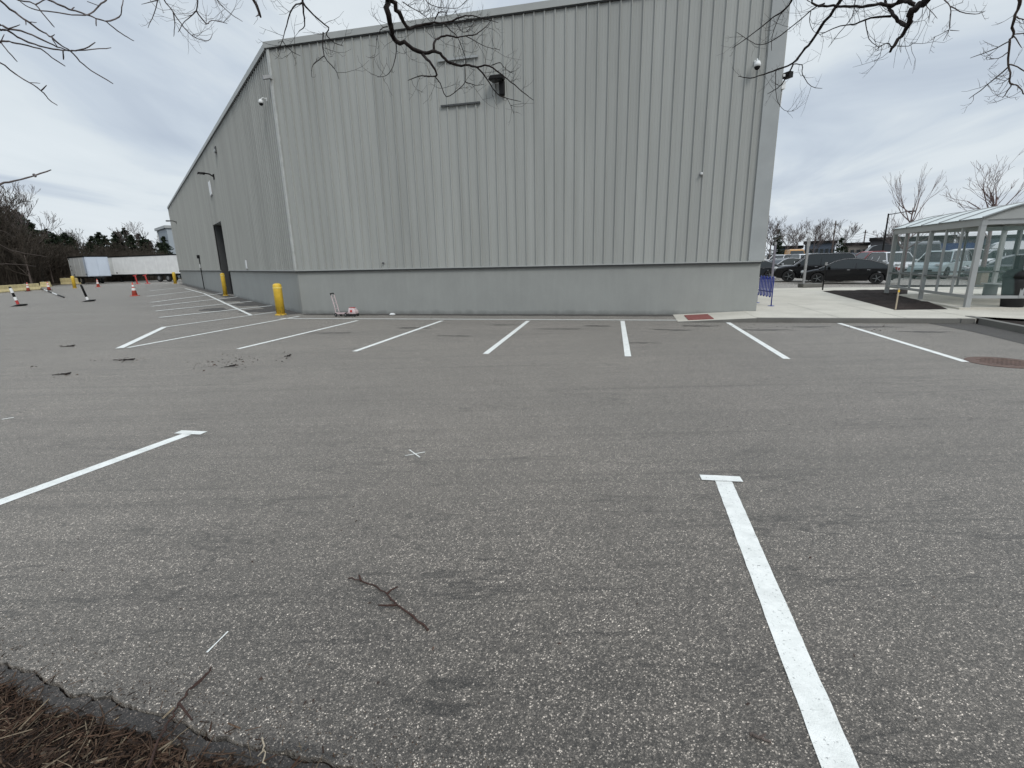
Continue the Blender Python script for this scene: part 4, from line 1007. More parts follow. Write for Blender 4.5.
# ------------------------------------------------------------------ distant buildings on the right
def lowbuilding(x0, x1, dist, h, mat, label, wins=5):
    a, b = AZ(x0, dist), AZ(x1, dist); d = b-a; L = d.length; rz = math.atan2(d.y, d.x)
    t = thing('distant_building', a, label, 'building', 'low buildings beyond the car park', rz)
    m = MB(); m.box((L/2, 6, h*.48), (L, 12, h*.96)); m.build('wall', mat, t)
    m = MB(); m.box((L/2, 6, h*.98), (L+.6, 12.6, .5)); m.build('roof', BLACKM if mat != TRAILG else GALV, t)
    for k in range(wins):
        m = MB(); m.box(((k+.5)*L/wins, -.05, h*.5), (L/wins*.6, .12, h*.35)); o = m.build('window', CARGLASS, t)
        m = MB(); m.box(((k+.5)*L/wins, -.1, h*.5-h*.19), (L/wins*.64, .14, .12)); m.build('sill', TRAILG, o)
BL = plain('slate_wall', (.07,.09,.12), .6); TN = plain('tan_wall', (.32,.28,.24), .7); DKB = plain('dark_wall', (.045,.045,.05), .6)
lowbuilding(776, 800, 112, 3.3, BL, 'low slate coloured building right of the warehouse corner', 4)
lowbuilding(803, 833, 110, 4.0, BL, 'long slate blue building above the white suv', 6)
lowbuilding(842, 866, 118, 3.6, TN, 'low tan building beyond the utility pole', 4)
lowbuilding(868, 896, 106, 4.1, DKB, 'long dark building left of the shelter roof', 5)
lowbuilding(898, 950, 108, 4.1, DKB, 'dark building seen through the left half of the shelter', 7)
lowbuilding(955, 1060, 112, 3.9, BL, 'slate building seen through the shelter\'s near end', 9)

# ------------------------------------------------------------------ poles
def pole(x, ybase_d, ytop, label, r=.14, arm=0, cross=False):
    p = AZ(x, ybase_d); d = ray(x, ytop); k = ybase_d/math.hypot(d.x, d.y); h = CH+d.z*k
    t = thing('utility_pole' if cross else 'street_lamp', p, label, 'pole' if cross else 'street lamp', None, az(p)-R(90))
    m = MB(); m.tube([(0,0,0),(0,0,h)], [r, r*.7], 10); m.build('pole', BARK_MID if cross else BLACKM, t)
    if arm:
        m = MB(); m.tube([(0,0,h-.1),(arm,0,h+.1)], .04, 6); m.build('arm', BLACKM, t); m = MB(); m.box((arm+.2,0,h+.08), (.6,.25,.12)); m.build('lamp_head', BLACKM, t)
    if cross:
        m = MB(); m.box((0,0,h-.6), (.8,.08,.08)); m.build('cross_arm', BARK_MID, t)
        for s in (-.36,-.15,.15,.36): m = MB(); m.lathe([(.05,0),(.06,.1),(.03,.18)], 8, (s,0,h-.53)); m.build('insulator', TRIM, t)
    return t, h
pa, ha = pole(830.5, 95, 221, 'brown utility pole standing above the slate buildings', .12, 0, True)
pb, hb = pole(861, 130, 230, 'farther utility pole over the tan building', .14, 0, True)
pole(881, 60, 214, 'dark street lamp with one arm left of the shelter roof', .09, 1.5)
pole(1012.5, 50, 194, 'dark lamp post rising behind the shelter\'s barrel roof', .12, 0)
for z in (.0, .5, 1.0):
    a, b = pa.location+Vector((0,0,ha-.5-z)), pb.location+Vector((0,0,hb-.5-z)); c = lerp(a, b, .5)-Vector((0,0,.9)); f = b+(b-a)*.8
    m = MB(); m.tube([a, lerp(a, b, .25)-Vector((0,0,.7)), c, lerp(a, b, .75)-Vector((0,0,.7)), b, f], .02, 4)
    tag(m.build('power_line', BLACKM), 'thin black wire strung between the utility poles', 'wire', 'wires between the utility poles')

# ------------------------------------------------------------------ trees
def grow(mb, p, d, L, r, depth, rnd, spread=.5, up=.15, segs=4, minr=.004, kids=3, twigs=None, sides=4, shrink=.66):
    pts = [p.copy()]; rad = [r]; q = p.copy(); dd = d.normalized()
    for i in range(segs):
        dd = (dd+Vector((rnd.gauss(0,.14), rnd.gauss(0,.14), rnd.gauss(0,.10)+up*.3))).normalized()
        q = q+dd*L/segs; pts.append(q.copy()); rad.append(max(minr, r*(1-(i+1)/segs*.45)))
    (mb if (depth > 1 or twigs is None) else twigs).tube(pts, rad, sides if depth > 1 else 3, False)
    if depth == 0: return
    for k in range(kids):
        i = rnd.randint(max(1, segs//2-1), segs) if k < kids-1 else segs
        ax = Vector((rnd.gauss(0,1), rnd.gauss(0,1), rnd.gauss(0,.5))); ax = (ax-dd*ax.dot(dd)); ax = ax.normalized() if ax.length > .01 else Vector((1,0,0))
        nd = (dd+ax*spread*rnd.uniform(.6, 1.5)+Vector((0,0,up))).normalized()
        grow(mb, pts[i], nd, L*shrink*rnd.uniform(.75, 1.15), max(minr, rad[i]*.62), depth-1, rnd, spread, up, max(2, segs-1), minr, kids, twigs, sides, shrink)
def bare_tree(h, seed, mat_t, mat_c, label, cat='bare tree', group=None, depth=5, minr=.015, kids=3, spread=.55, trunk_f=.28, r0=None):
    rnd = random.Random(seed); t = thing('bare_tree', (0,0,0), label, cat, group); r0 = r0 or h*.017
    m = MB(); m.tube([(0,0,-.1),(rnd.gauss(0,.03)*h*.1,0,h*trunk_f*.5),(0,0,h*trunk_f),(0,0,h*(trunk_f+.25)),(0,0,h*(trunk_f+.5))], [r0*1.3, r0, r0*.85, r0*.6, r0*.25], 8); m_ = m.build('trunk', mat_t, t, smooth=True)
    c = MB()
    for k in range(7):
        f = rnd.uniform(trunk_f*.75, trunk_f+.45); a = rnd.uniform(0, 6.28)+k*1.9
        grow(c, Vector((0,0,h*f)), Vector((math.cos(a)*.9, math.sin(a)*.9, rnd.uniform(.5, 1.2))), h*rnd.uniform(.22,.32), r0*.45, depth-1, rnd, spread, .22, 4, minr, kids)
    for k in range(4): grow(c, Vector((0,0,h*(trunk_f+.3))), Vector((rnd.gauss(0,.4), rnd.gauss(0,.4), 1)), h*.3, r0*.4, depth-1, rnd, spread*.8, .25, 4, minr, kids)
    zm = sorted(v.z for v in c.v)[int(len(c.v)*.995)]
    for v in c.v: v.z *= h/zm; v.x *= (h/zm)**.5; v.y *= (h/zm)**.5
    for v in m_.data.vertices: v.co.z *= h/zm
    c.build('crown', mat_c, t); return t
def evergreen(h, seed, label, group=None, wide=.28):
    rnd = random.Random(seed); t = thing('pine_tree', (0,0,0), label, 'evergreen', group)
    m = MB(); m.tube([(0,0,-.1),(0,0,h*.5),(0,0,h*.97)], [h*.018, h*.012, h*.004], 8); m.build('trunk', BARK, t)
    c = MB(); nb = int(h*10)
    for i in range(nb):
        f = rnd.uniform(.08, 1)**.9; z = h*f; R_ = h*wide*(1-f)**.75*rnd.uniform(.55, 1.2)+.15; a = rnd.uniform(0, 6.28); dr = Vector((math.cos(a), math.sin(a), rnd.uniform(-.25, .3)))
        n = int(5+R_*9)
        for k in range(n):
            s = rnd.uniform(.15, 1)*R_; q = Vector((0,0,z))+dr*s+Vector((rnd.gauss(0,.1), rnd.gauss(0,.1), rnd.gauss(0,.1)))*(.5+R_*.5)
            sz = rnd.uniform(.22, .5); 
            for _ in range(3):
                u = Vector((rnd.gauss(0,1), rnd.gauss(0,1), rnd.gauss(0,.7))).normalized()*sz; v = Vector((rnd.gauss(0,1), rnd.gauss(0,1), rnd.gauss(0,.7))).normalized()*sz*.55
                c.add([q-u*.5, q+u*.5+v*.3, q+v], [(0,1,2)])
    c.build('crown', NEEDLE, t); return t
WG = 'trees of the wood behind the trailers'
# wood at the left: individual trees with varied heights following the tree line
rnd = random.Random(31)
ever_l = ['dark evergreen in the wood, its ragged crown at {}', 'bushy dark green pine showing at {}']
landm = [(2,'the picture\'s left edge'),(22,'the left edge cones'),(40,'the small pale block'),(58,'the short yellow barrier'),(72,'the short trailer\'s left end'),(86,'the short trailer\'s middle'),(100,'the joint of the two trailers'),(114,'the long trailer\'s left third'),(128,'the long trailer\'s middle'),(142,'the long trailer\'s right half'),(156,'the pale grey block\'s left side')]
def lm(x): return min(landm, key=lambda q: abs(q[0]-x))[1]
base_e = [evergreen(9.5, s, 'evergreen in the wood', WG, w) for s, w in ((1,.24),(2,.30),(3,.27))]
base_b = [bare_tree(10, s, BARK_MID, TWIG_BROWN, 'bare tree in the wood', 'bare tree', WG, 5, .022, 3, .6, .15) for s in (4,5,6)]
first = {id(o): True for o in base_e+base_b}
def treetop(x): # picture height of the wood's outline
    pts = [(-60,150),(0,196),(8,222),(25,212),(40,226),(60,236),(80,232),(92,244),(105,234),(115,240),(128,232),(140,236),(158,238),(180,240)]
    for a, b in zip(pts[:-1], pts[1:]):
        if a[0] <= x <= b[0]: return lerp(a[1], b[1], (x-a[0])/(b[0]-a[0]))
    return 236
used = {}
def plant(o0, p, h, h0, label, wid=1.0):
    if first.get(id(o0)): first[id(o0)] = False; o = o0
    else: o = copy_tree(o0)
    o.location = p; s = h/h0; o.scale = (s*wid, s*wid, s); o.rotation_euler.z = rnd.uniform(0, 6.28); o['label'] = label; return o
rowsE = []
for k in range(46):
    x = -25+k*4.4+rnd.uniform(-2.5, 2.5); dist = rnd.uniform(112, 132)-(26 if x < 20 else 0)
    if x > 168: continue
    ty = treetop(max(-59, x))+rnd.uniform(-5, 6); d = ray(x, ty); kk = dist/math.hypot(d.x, d.y); h = CH+d.z*kk
    ev = rnd.random() < .8 or x < 24 or 50 < x < 64 or x > 100 and rnd.random() < .6
    o0 = rnd.choice(base_e) if ev else rnd.choice(base_b)
    plant(o0, AZ(x, dist), max(3, h), 9.5 if ev else 10, ('evergreen in the wood above ' if ev else 'leafless tree in the wood above ')+lm(x), 1.35 if ev else 1.0)
for k in range(40):
    x = -28+k*5.0+rnd.uniform(-2, 2); dist = rnd.uniform(104, 116)-(26 if x < 34 else 0 if x > 62 else 8)
    if x > 160: continue
    ty = treetop(max(-59, x))+rnd.uniform(8, 20); d = ray(x, ty); kk = dist/math.hypot(d.x, d.y); h = CH+d.z*kk
    plant(rnd.choice(base_b), AZ(x, dist), max(2.6, h), 10, 'low leafless tree fronting the wood near '+lm(x), 1.1)
# tall bare crown rising above the wood and one at the right
def tall(x, dist, ty, seed, label, h_extra=0, mat=TWIG, minr=.03):
    d = ray(x, ty); k = dist/math.hypot(d.x, d.y); h = CH+d.z*k
    o = bare_tree(h, seed, BARK_MID, mat, label, 'bare tree', None, 5, minr, 3, .45, .4); o.location = AZ(x, dist); return o
tall(25, 100, 184, 41, 'tall leafless tree whose crown rises above the evergreens at left', minr=.02)
tall(137, 125, 222, 42, 'leafless tree showing above the wood over the long trailer', minr=.02)
tall(-6, 94, 186, 43, 'leafless tree at the very left edge behind the pines', minr=.02)
# woodland floor and brush
m = MB(); q = [AZ(-60, 78), AZ(34, 79), AZ(62, 96), AZ(178, 106), AZ(180, 260), AZ(-150, 260), AZ(-150, 78)]
m.add([(p.x, p.y, .01) for p in q], [tuple(range(len(q)))]); structure('forest_floor', m, WOODFLOOR)
m = MB(); rnd2 = random.Random(77)
for i in range(15000):
    x = rnd2.uniform(-30, 168); dist = (82 if x < 36 else 100)+abs(rnd2.gauss(0, 12)); p = AZ(x, dist); h = rnd2.uniform(.8, 5.2 if x > 36 else 5.0)
    a = Vector((p.x, p.y, 0)); l = Vector((rnd2.gauss(0,.5), rnd2.gauss(0,.5), 0)); b = a+l*.6+Vector((0,0,h*.6)); c = a+l*1.6+Vector((0,0,h))
    w = rnd2.uniform(.02, .05); s = Vector((w,0,0)); t_ = Vector((0,w,0))
    m.add([a-s, a+s, b-s*.7, b+s*.7, c], [(0,1,3,2),(2,3,4)])
    if i % 2:
        e = b+Vector((rnd2.gauss(0,.8), rnd2.gauss(0,.8), rnd2.uniform(.2,1))); m.add([b-s*.5, b+s*.5, e], [(0,1,2)])
tag(m.build('woodland_brush', TWIG_BROWN), 'brown leafless undergrowth filling the wood behind the barriers and trailers', 'undergrowth', kind='stuff')
# right side
RG = 'bare trees beyond the car park'
def rt(x, dist, ty, seed, label, mat=TWIG, minr=.02, depth=5, spread=.5, tf=.3, wid=1.0):
    d = ray(x, ty); k = dist/math.hypot(d.x, d.y); h = CH+d.z*k
    o = bare_tree(h*1.02, seed, mat, mat, label, 'bare tree', RG, depth, minr, 3, spread, tf); o.location = AZ(x, dist); o.scale = (wid, wid, 1); return o
rt(904, 44, 172, 51, 'young leafless tree rising behind the left half of the shelter roof', TWIG_RED, .008, 4, .36, .35, .8)
rt(984, 40, 160, 52, 'spreading leafless tree behind the right half of the shelter roof', TWIG_RED, .008, 4, .5, .5)
rt(769, 80, 217, 53, 'leafless tree beside the warehouse corner above the parked cars', TWIG, .014)
rt(795, 105, 222, 54, 'leafless tree just right of the dark evergreen', TWIG, .014)
rt(812, 100, 221, 55, 'leafless tree over the long slate building\'s left end', TWIG, .014)
rt(822, 112, 224, 56, 'leafless tree just left of the utility pole', TWIG, .014)
rt(841, 100, 222, 57, 'leafless tree just right of the utility pole', TWIG, .014)
rt(786, 110, 227, 58, 'small leafless tree close behind the dark evergreen', TWIG, .014)
rt(889, 90, 226, 59, 'leafless tree behind the street lamp', TWIG, .014)
rt(955, 85, 222, 60, 'leafless tree seen over the middle of the shelter', TWIG, .014)
o = evergreen(9, 61, 'single dark evergreen right of the warehouse corner, above the cars', None, .26)
d = ray(775, 229); k = 90/math.hypot(d.x, d.y); h = CH+d.z*k; o.location = AZ(775, 90); o.scale = (h/9*1.2, h/9*1.2, h/9)
o = evergreen(5, 62, 'round dark evergreen bush on the roofline right of the slate building', None, .45)
o.location = AZ(839, 98); o.scale = (.8,.8,.85)

# ------------------------------------------------------------------ overhanging branches (trees stand behind the camera)
def crop(ox, oy, s): return lambda pts: [(ox+x/s, oy+y/s) for x, y in pts]
def branch(mb, px, rpx, dist0, dist1, s, lead=None, leadr=None, n=6):
    pts = []; rad = []; L = len(px)
    r0, r1 = rpx
    for i, (x, y) in enumerate(px):
        f = i/max(1, L-1); dd = lerp(dist0, dist1, f)+.05*math.sin(i*1.7+x); pts.append(D(x, y, dd)); rad.append(lerp(r0, r1, f**.75)/s/CF*dd*.92)
    # refine with small wobble
    out = []; ro = []
    rr = random.Random(int(px[0][0]*13+px[0][1]))
    for i in range(len(pts)-1):
        for k in range(3):
            f = k/3; a = pts[max(0, i-1)]; b = pts[i]; c = pts[i+1]; d = pts[min(len(pts)-1, i+2)]
            q = .5*((2*b)+(c-a)*f+(2*a-5*b+4*c-d)*f*f+(3*b-a-3*c+d)*f*f*f)
            jt = rad[i]*.35; out.append(q+Vector((rr.gauss(0,jt), rr.gauss(0,jt), rr.gauss(0,jt)))); ro.append(lerp(rad[i], rad[i+1], f)*rr.uniform(.92, 1.12))
    out.append(pts[-1]); ro.append(rad[-1]*.8)
    if lead is not None: out = [lead, lerp(lead, out[0], .5)+Vector((0,0,.25))]+out; ro = [leadr, (leadr+ro[0])/2]+ro
    mb.tube(out, ro, n); return out
def fuzz(mb, path, count, L, r, seed, hang=0.0, skip=2):
    rr = random.Random(seed)
    for k in range(count):
        i = rr.randint(skip, len(path)-2); p = path[i]; t = (path[i+1]-path[i-1]).normalized()
        s = Vector((rr.gauss(0,1), rr.gauss(0,1), rr.gauss(0,1))); s = (s-t*s.dot(t)).normalized()
        d = (t*rr.uniform(.2,1)+s).normalized(); l = L*rr.uniform(.4, 1.4); pts = [p]; q = p.copy()
        for j in range(4):
            d = (d+Vector((rr.gauss(0,.2), rr.gauss(0,.2), rr.gauss(0,.2)+.16-hang))).normalized(); q = q+d*l/4; pts.append(q.copy())
        mb.tube(pts, [r, r*.9, r*.75, r*.6, r*.4], 4)
        for j in (1, 2, 3):
            if rr.random() < .6:
                s2 = Vector((rr.gauss(0,1), rr.gauss(0,1), rr.gauss(0,1))).normalized(); e = pts[j]+(d+s2).normalized()*l*.35
                mb.tube([pts[j], lerp(pts[j], e, .5)+s2*.008, e+Vector((0,0,.012))], [r*.7, r*.6, r*.4], 3)
def overtree(name_label, trunk, h, r):
    t = thing('overhanging_tree', Vector((trunk[0], trunk[1], 0)), name_label, 'bare tree', 'bare trees whose branches hang into the top of the picture')
    m = MB(); m.tube([(0,0,-.1),(0,0,.3),(.05,0,h*.5),(0,.05,h)], [r*1.5, r*1.05, r*.9, r*.7], 14); m.build('trunk', BARK, t, smooth=True); return t
T1 = overtree('bare tree whose thick black limbs cross the warehouse roofline at top centre', (.6, -2.6), 5.2, .17)
c1 = crop(370, 0, 5.69)
hub = Vector((.6, -2.6, 5.0))
DC = 3.6
def limb(tree, specs, lead=None, leadr=.05, fz=None, seed=1, mat=BARK):
    m = MB(); f = MB()
    for i, (px, rp, d0, d1, s) in enumerate(specs):
        path = branch(m, px, rp, d0, d1, s, lead if i == 0 else None, leadr)
        if fz and len(px) > 2:
            cnt, L, rr_ = fz; fuzz(f, path[2 if i == 0 and lead is not None else 0:], int(cnt*len(px)/6)+1, L, rr_, seed*100+i)
    if fz: m.add(f.v, f.f)
    o = m.build('limb', mat, tree, True, smooth=True)
    return o
def fix_child(o, tree):  # twigs meshes are in world space: shift them to the tree frame
    for ch in o.children:
        for v in ch.data.vertices: v.co = v.co - tree.location
S1 = 5.69
o = limb(T1, [
 (c1([(92,-140),(95,-60),(100,0),(108,90),(122,180),(145,230),(215,255),(300,305),(350,290),(400,305),(440,350),(500,370),(560,372),(610,382),(680,375),(740,420),(800,465),(860,515),(930,570)]), (16,1.8), DC, DC+.5, S1),
 (c1([(300,305),(340,355),(375,410),(370,435),(290,432),(215,458)]), (8,1.6), DC+.2, DC, S1),
 (c1([(370,435),(400,475),(435,550),(500,510),(540,465),(540,375)]), (3,2), DC+.1, DC+.3, S1),
 (c1([(365,290),(368,240),(390,215),(440,203),(490,210),(560,203),(620,185),(670,140),(700,95)]), (6.5,1.4), DC+.2, DC+.6, S1),
 (c1([(610,382),(660,440),(720,530),(780,560),(860,578)]), (4,1.4), DC+.4, DC+.5, S1),
 (c1([(145,240),(150,290),(130,380),(90,430),(40,438)]), (2.6,1.2), DC, DC-.1, S1),
 (c1([(540,203),(600,235),(660,265),(740,285)]), (2.2,1), DC+.4, DC+.6, S1),
 (c1([(740,355),(690,372)]), (2,2), DC+.45, DC+.45, S1), (c1([(740,355),(770,390),(815,420)]), (2,1), DC+.45, DC+.5, S1),
 (c1([(540,465),(600,485),(650,480)]), (2.4,1), DC+.3, DC+.4, S1),
 (c1([(100,150),(60,170),(35,230)]), (3,1.2), DC, DC, S1),
 (c1([(780,560),(800,600),(820,650)]), (1.6,.8), DC+.5, DC+.5, S1)], hub, .10, (6.8, .17, 0.0012), 1); fix_child(o, T1)
o = limb(T1, [
 (c1([(80,-160),(120,-20),(150,50),(185,115),(225,160),(290,140),(370,130),(440,128),(520,95),(580,90),(650,105),(730,130)]), (13,1.4), DC-.3, DC+.3, S1),
 (c1([(420,130),(450,165),(500,215),(540,320),(545,370)]), (2.8,1.4), DC, DC+.3, S1),
 (c1([(370,110),(390,70),(430,70),(440,95)]), (3,1.4), DC-.1, DC, S1),
 (c1([(490,130),(530,185),(580,150),(600,90)]), (2,.9), DC, DC+.2, S1),
 (c1([(185,10),(230,40),(300,80),(340,120)]), (2.4,1.2), DC-.2, DC, S1),
 (c1([(300,-20),(350,30),(420,45),(500,45),(550,0)]), (2,1), DC-.2, DC+.1, S1)], hub, .08, (13.6, .17, 0.0010), 2); fix_child(o, T1)
c3 = crop(120, 0, 4.655); S3 = 4.655
o = limb(T1, [
 (c3([(850,-120),(850,-10),(855,60),(860,120),(830,150)]), (5,1.2), DC-.4, DC-.3, S3),
 (c3([(850,10),(900,70),(970,130),(960,160),(1000,200),(1040,215)]), (4,1), DC-.4, DC-.2, S3),
 (c3([(850,10),(805,35),(775,120),(755,190),(735,240)]), (3.4,1), DC-.4, DC-.4, S3),
 (c3([(945,150),(950,260),(1000,320),(1020,370)]), (2.6,.9), DC-.3, DC-.2, S3), (c3([(950,260),(900,300),(890,330)]), (2,.8), DC-.3, DC-.3, S3),
 (c3([(755,190),(800,240),(840,260)]), (1.6,.8), DC-.4, DC-.3, S3)], hub, .05, (5.1, .15, 0.0011), 3); fix_child(o, T1)
o = limb(T1, [
 (c3([(190,-90),(200,-10),(250,60),(300,130),(350,175),(410,190),(430,160)]), (2.6,1), DC-.2, DC, S3),
 (c3([(190,-50),(180,-10),(160,60),(130,130)]), (2.4,.9), DC-.2, DC, S3),
 (c3([(360,-60),(360,-10),(355,50),(300,100),(270,150)]), (3,1), DC-.2, DC, S3),
 (c3([(355,50),(400,110),(430,95),(500,110)]), (2.6,1), DC-.2, DC, S3), (c3([(430,-30),(450,0),(510,60),(570,100)]), (2,.9), DC-.2, DC, S3),
 (c3([(250,60),(255,120),(250,170)]), (1.8,.9), DC-.2, DC, S3), (c3([(175,0),(100,20)]), (1.6,.8), DC-.2, DC, S3),
 (c3([(600,-80),(620,-10),(655,80)]), (7,4), DC-.6, DC-.5, S3), (c3([(650,65),(632,78)]), (3,1), DC-.5, DC-.5, S3)], hub, .03, (6.8, .16, 0.0010), 4, TWIG); fix_child(o, T1)
# left tree
T2 = overtree('bare tree whose thin budded twigs reach in at the top left corner', (-4.4, -1.4), 4.6, .12)
hub2 = Vector((-4.4, -1.4, 4.2)); c2 = crop(0, 0, 6.98); S2 = 6.98; DL = 2.9
o = limb(T2, [
 (c2([(-160,-120),(-80,-60),(0,5),(100,85),(200,155),(300,225),(360,262),(430,320),(490,355),(560,430),(640,495),(790,585)]), (5.5,2.4), DL, DL+.3, S2),
 (c2([(-100,120),(0,175),(60,200),(190,230),(300,280),(400,325),(470,350)]), (6,2.6), DL, DL+.2, S2),
 (c2([(-60,170),(0,205),(60,215),(150,275),(240,310),(330,335),(440,350),(500,355),(640,345),(775,333)]), (5.5,2.2), DL, DL+.3, S2),
 (c2([(-60,290),(10,290),(60,290),(150,312),(280,340),(360,400),(455,462)]), (4.5,2.4), DL, DL+.2, S2),
 (c2([(500,355),(590,340),(665,295)]), (3.2,2.6), DL+.2, DL+.2, S2),
 (c2([(5,295),(60,365),(120,430)]), (3,2), DL, DL, S2), (c2([(360,262),(380,240)]), (2.6,2), DL+.1, DL+.1, S2), (c2([(440,350),(443,415)]), (3,3), DL+.1, DL+.1, S2),
 (c2([(180,150),(182,175)]), (2.6,1.6), DL+.1, DL+.1, S2), (c2([(210,155),(255,157)]), (2.4,1.6), DL+.1, DL+.1, S2), (c2([(60,200),(140,172)]), (2.8,1.6), DL, DL, S2),
 (c2([(360,262),(400,325)]), (2.8,2.2), DL+.1, DL+.1, S2), (c2([(0,300),(30,240)]), (2.8,1.8), DL, DL, S2)], hub2, .03, None, 5, TWIG)
o = limb(T2, [
 (c2([(-160,330),(-80,380),(0,435),(100,510),(200,575),(285,630),(335,690),(400,735)]), (4,2.2), DL-.2, DL, S2),
 (c2([(285,630),(325,595)]), (3,2.2), DL, DL, S2), (c2([(200,575),(280,582)]), (1.8,1.4), DL, DL, S2)], hub2, .02, None, 6, TWIG)
o = limb(T2, [
 (c2([(140,-120),(240,-60),(340,0),(430,40),(500,70),(600,100),(670,130),(740,150),(820,215),(890,260),(935,285)]), (5.5,2), DL+.2, DL+.5, S2),
 (c2([(740,150),(830,118),(850,50),(860,-10)]), (3.6,2), DL+.4, DL+.5, S2),
 (c2([(60,-40),(130,0),(245,30),(310,110),(380,190)]), (4,2.4), DL+.2, DL+.3, S2), (c2([(250,30),(320,-5)]), (3,2.6), DL+.3, DL+.3, S2),
 (c2([(760,-30),(740,0),(690,40),(635,95),(560,105),(460,95),(280,72),(200,50),(140,10)]), (4,2), DL+.4, DL+.2, S2),
 (c2([(670,130),(672,180)]), (3,2.6), DL+.4, DL+.4, S2), (c2([(500,70),(520,50)]), (3,2), DL+.3, DL+.3, S2), (c2([(610,10),(690,40)]), (1.6,2), DL+.3, DL+.4, S2)], hub2, .03, None, 7, TWIG)
c7 = crop(0, 160, 5.12)
o = limb(T2, [(c7([(-200,175),(-60,145),(0,128),(70,107),(170,80),(262,50)]), (5,2.4), 3.2, 3.5, 5.12), (c7([(175,78),(180,85)]), (5,3), 3.4, 3.4, 5.12)], Vector((-4.4,-1.4,3.0)), .02, None, 8, TWIG)
c8 = crop(0, 160, 6.4)
o = limb(T2, [(c8([(-160,480),(0,545),(60,575),(150,595),(300,620)]), (3.4,1.6), 3.4, 3.8, 6.4), (c8([(-160,650),(0,665),(120,668),(230,680)]), (2.4,1.4), 3.4, 3.8, 6.4), (c8([(-100,440),(0,450),(60,475),(100,500)]), (2,1.2), 3.4, 3.8, 6.4)], Vector((-4.4,-1.4,1.6)), .02, None, 9, BARK_MID)
# right tree
T3 = overtree('bare tree whose knotted dark limb and branches hang in at the top right', (5.2, -1.6), 5.2, .2)
hub3 = Vector((5.2, -1.6, 5.0)); c4 = crop(730, 0, 5.906); S4 = 5.906; c5 = crop(880, 0, 6.98); S5 = 6.98; DR = 3.9
o = limb(T3, [
 (c5([(560,-260),(420,-120),(330,-10),(250,55),(210,110),(205,170),(150,250),(80,340),(72,362)]), (26,5), DR-.2, DR, S5),
 (c5([(200,165),(140,160),(95,110),(60,50),(40,-10)]), (11,6), DR, DR+.2, S5),
 (c5([(235,40),(200,10),(150,-5),(90,40),(60,50)]), (12,6), DR, DR+.2, S5),
 (c5([(80,330),(50,300),(0,325),(-30,350)]), (3.4,1.4), DR, DR, S5), (c5([(120,320),(200,322),(228,295)]), (2,1), DR, DR, S5),
 (c4([(1150,-30),(960,28),(850,30),(740,42),(640,35),(550,38),(495,25),(480,-5)]), (7,4), DR+.1, DR+.1, S4),
 (c4([(950,95),(830,105),(740,140),(650,155),(530,205)]), (5,1.6), DR+.2, DR+.3, S4),
 (c4([(800,120),(820,230),(880,280),(860,305)]), (2.4,1), DR+.2, DR+.3, S4),
 (c4([(740,-10),(720,100),(640,200),(580,280)]), (2.4,1), DR+.2, DR+.4, S4)], hub3, .12, (6.8, .18, 0.0012), 10); fix_child(o, T3)
o = limb(T3, [
 (c4([(720,-120),(680,-40),(640,20),(560,130),(480,240),(425,310),(370,375),(280,410),(200,440),(120,462),(50,450)]), (9.5,1.8), DR+.1, DR+.6, S4),
 (c4([(420,-80),(370,-10),(330,50),(220,130),(100,225),(10,285)]), (6,1.4), DR+.3, DR+.6, S4),
 (c4([(560,20),(480,60),(300,210),(180,265),(100,230),(40,190)]), (3,1.2), DR+.2, DR+.6, S4),
 (c4([(375,375),(320,480),(280,520),(220,555)]), (4,1.4), DR+.4, DR+.6, S4),
 (c4([(380,378),(425,385),(430,440),(480,510),(545,522)]), (2.8,1.1), DR+.4, DR+.5, S4),
 (c4([(270,420),(275,580),(320,650),(380,655)]), (1.8,.9), DR+.5, DR+.5, S4),
 (c4([(340,40),(290,100),(250,210),(245,300)]), (2.4,1.2), DR+.4, DR+.5, S4),
 (c4([(480,60),(470,130),(500,190),(560,190)]), (1.8,.9), DR+.2, DR+.3, S4)], hub3, .07, (6.8, .16, 0.0011), 11); fix_child(o, T3)
o = limb(T3, [
 (c5([(985,-140),(975,-20),(960,70),(925,170),(930,240),(905,300),(900,450),(905,540),(920,590),(960,600),(1000,650),(1060,690)]), (8.5,2), DR, DR+.3, S5),
 (c5([(895,470),(750,590),(620,690)]), (3.4,1.6), DR+.2, DR+.4, S5), (c5([(900,290),(780,350),(630,405)]), (3,1.4), DR+.1, DR+.3, S5), (c5([(890,365),(830,405),(760,415)]), (2.4,1.2), DR+.1, DR+.3, S5),
 (c5([(920,590),(880,650),(855,685)]), (3,1.4), DR+.3, DR+.3, S5), (c5([(900,450),(960,465),(1040,520)]), (3.4,2), DR+.2, DR+.3, S5), (c5([(930,245),(1005,230),(1080,240)]), (3,1.6), DR+.1, DR+.2, S5), (c5([(930,245),(990,335)]), (3,1.4), DR+.1, DR+.2, S5), (c5([(955,120),(1010,140),(1080,130)]), (3,1.6), DR+.1, DR+.2, S5),
 (c5([(905,540),(860,575),(800,590)]), (2.2,1), DR+.2, DR+.3, S5)], hub3, .05, (4, .12, .0013), 12, BARK_MID); fix_child(o, T3)
o = limb(T3, [
 (c5([(400,-80),(440,-10),(490,45),(490,150),(480,210),(440,285)]), (3.4,1.2), DR, DR+.2, S5), (c5([(490,45),(600,95),(690,95),(735,75)]), (2.8,1.2), DR+.1, DR+.2, S5), (c5([(480,210),(430,235),(370,262)]), (2,1), DR+.1, DR+.2, S5), (c5([(490,210),(555,215)]), (2,1), DR+.1, DR+.2, S5), (c5([(280,-40),(300,10),(350,70),(400,130)]), (2.4,1.1), DR, DR+.1, S5), (c5([(350,70),(340,160)]), (1.8,1), DR, DR+.1, S5)], hub3, .03, (4, .1, .0012), 13, TWIG); fix_child(o, T3)

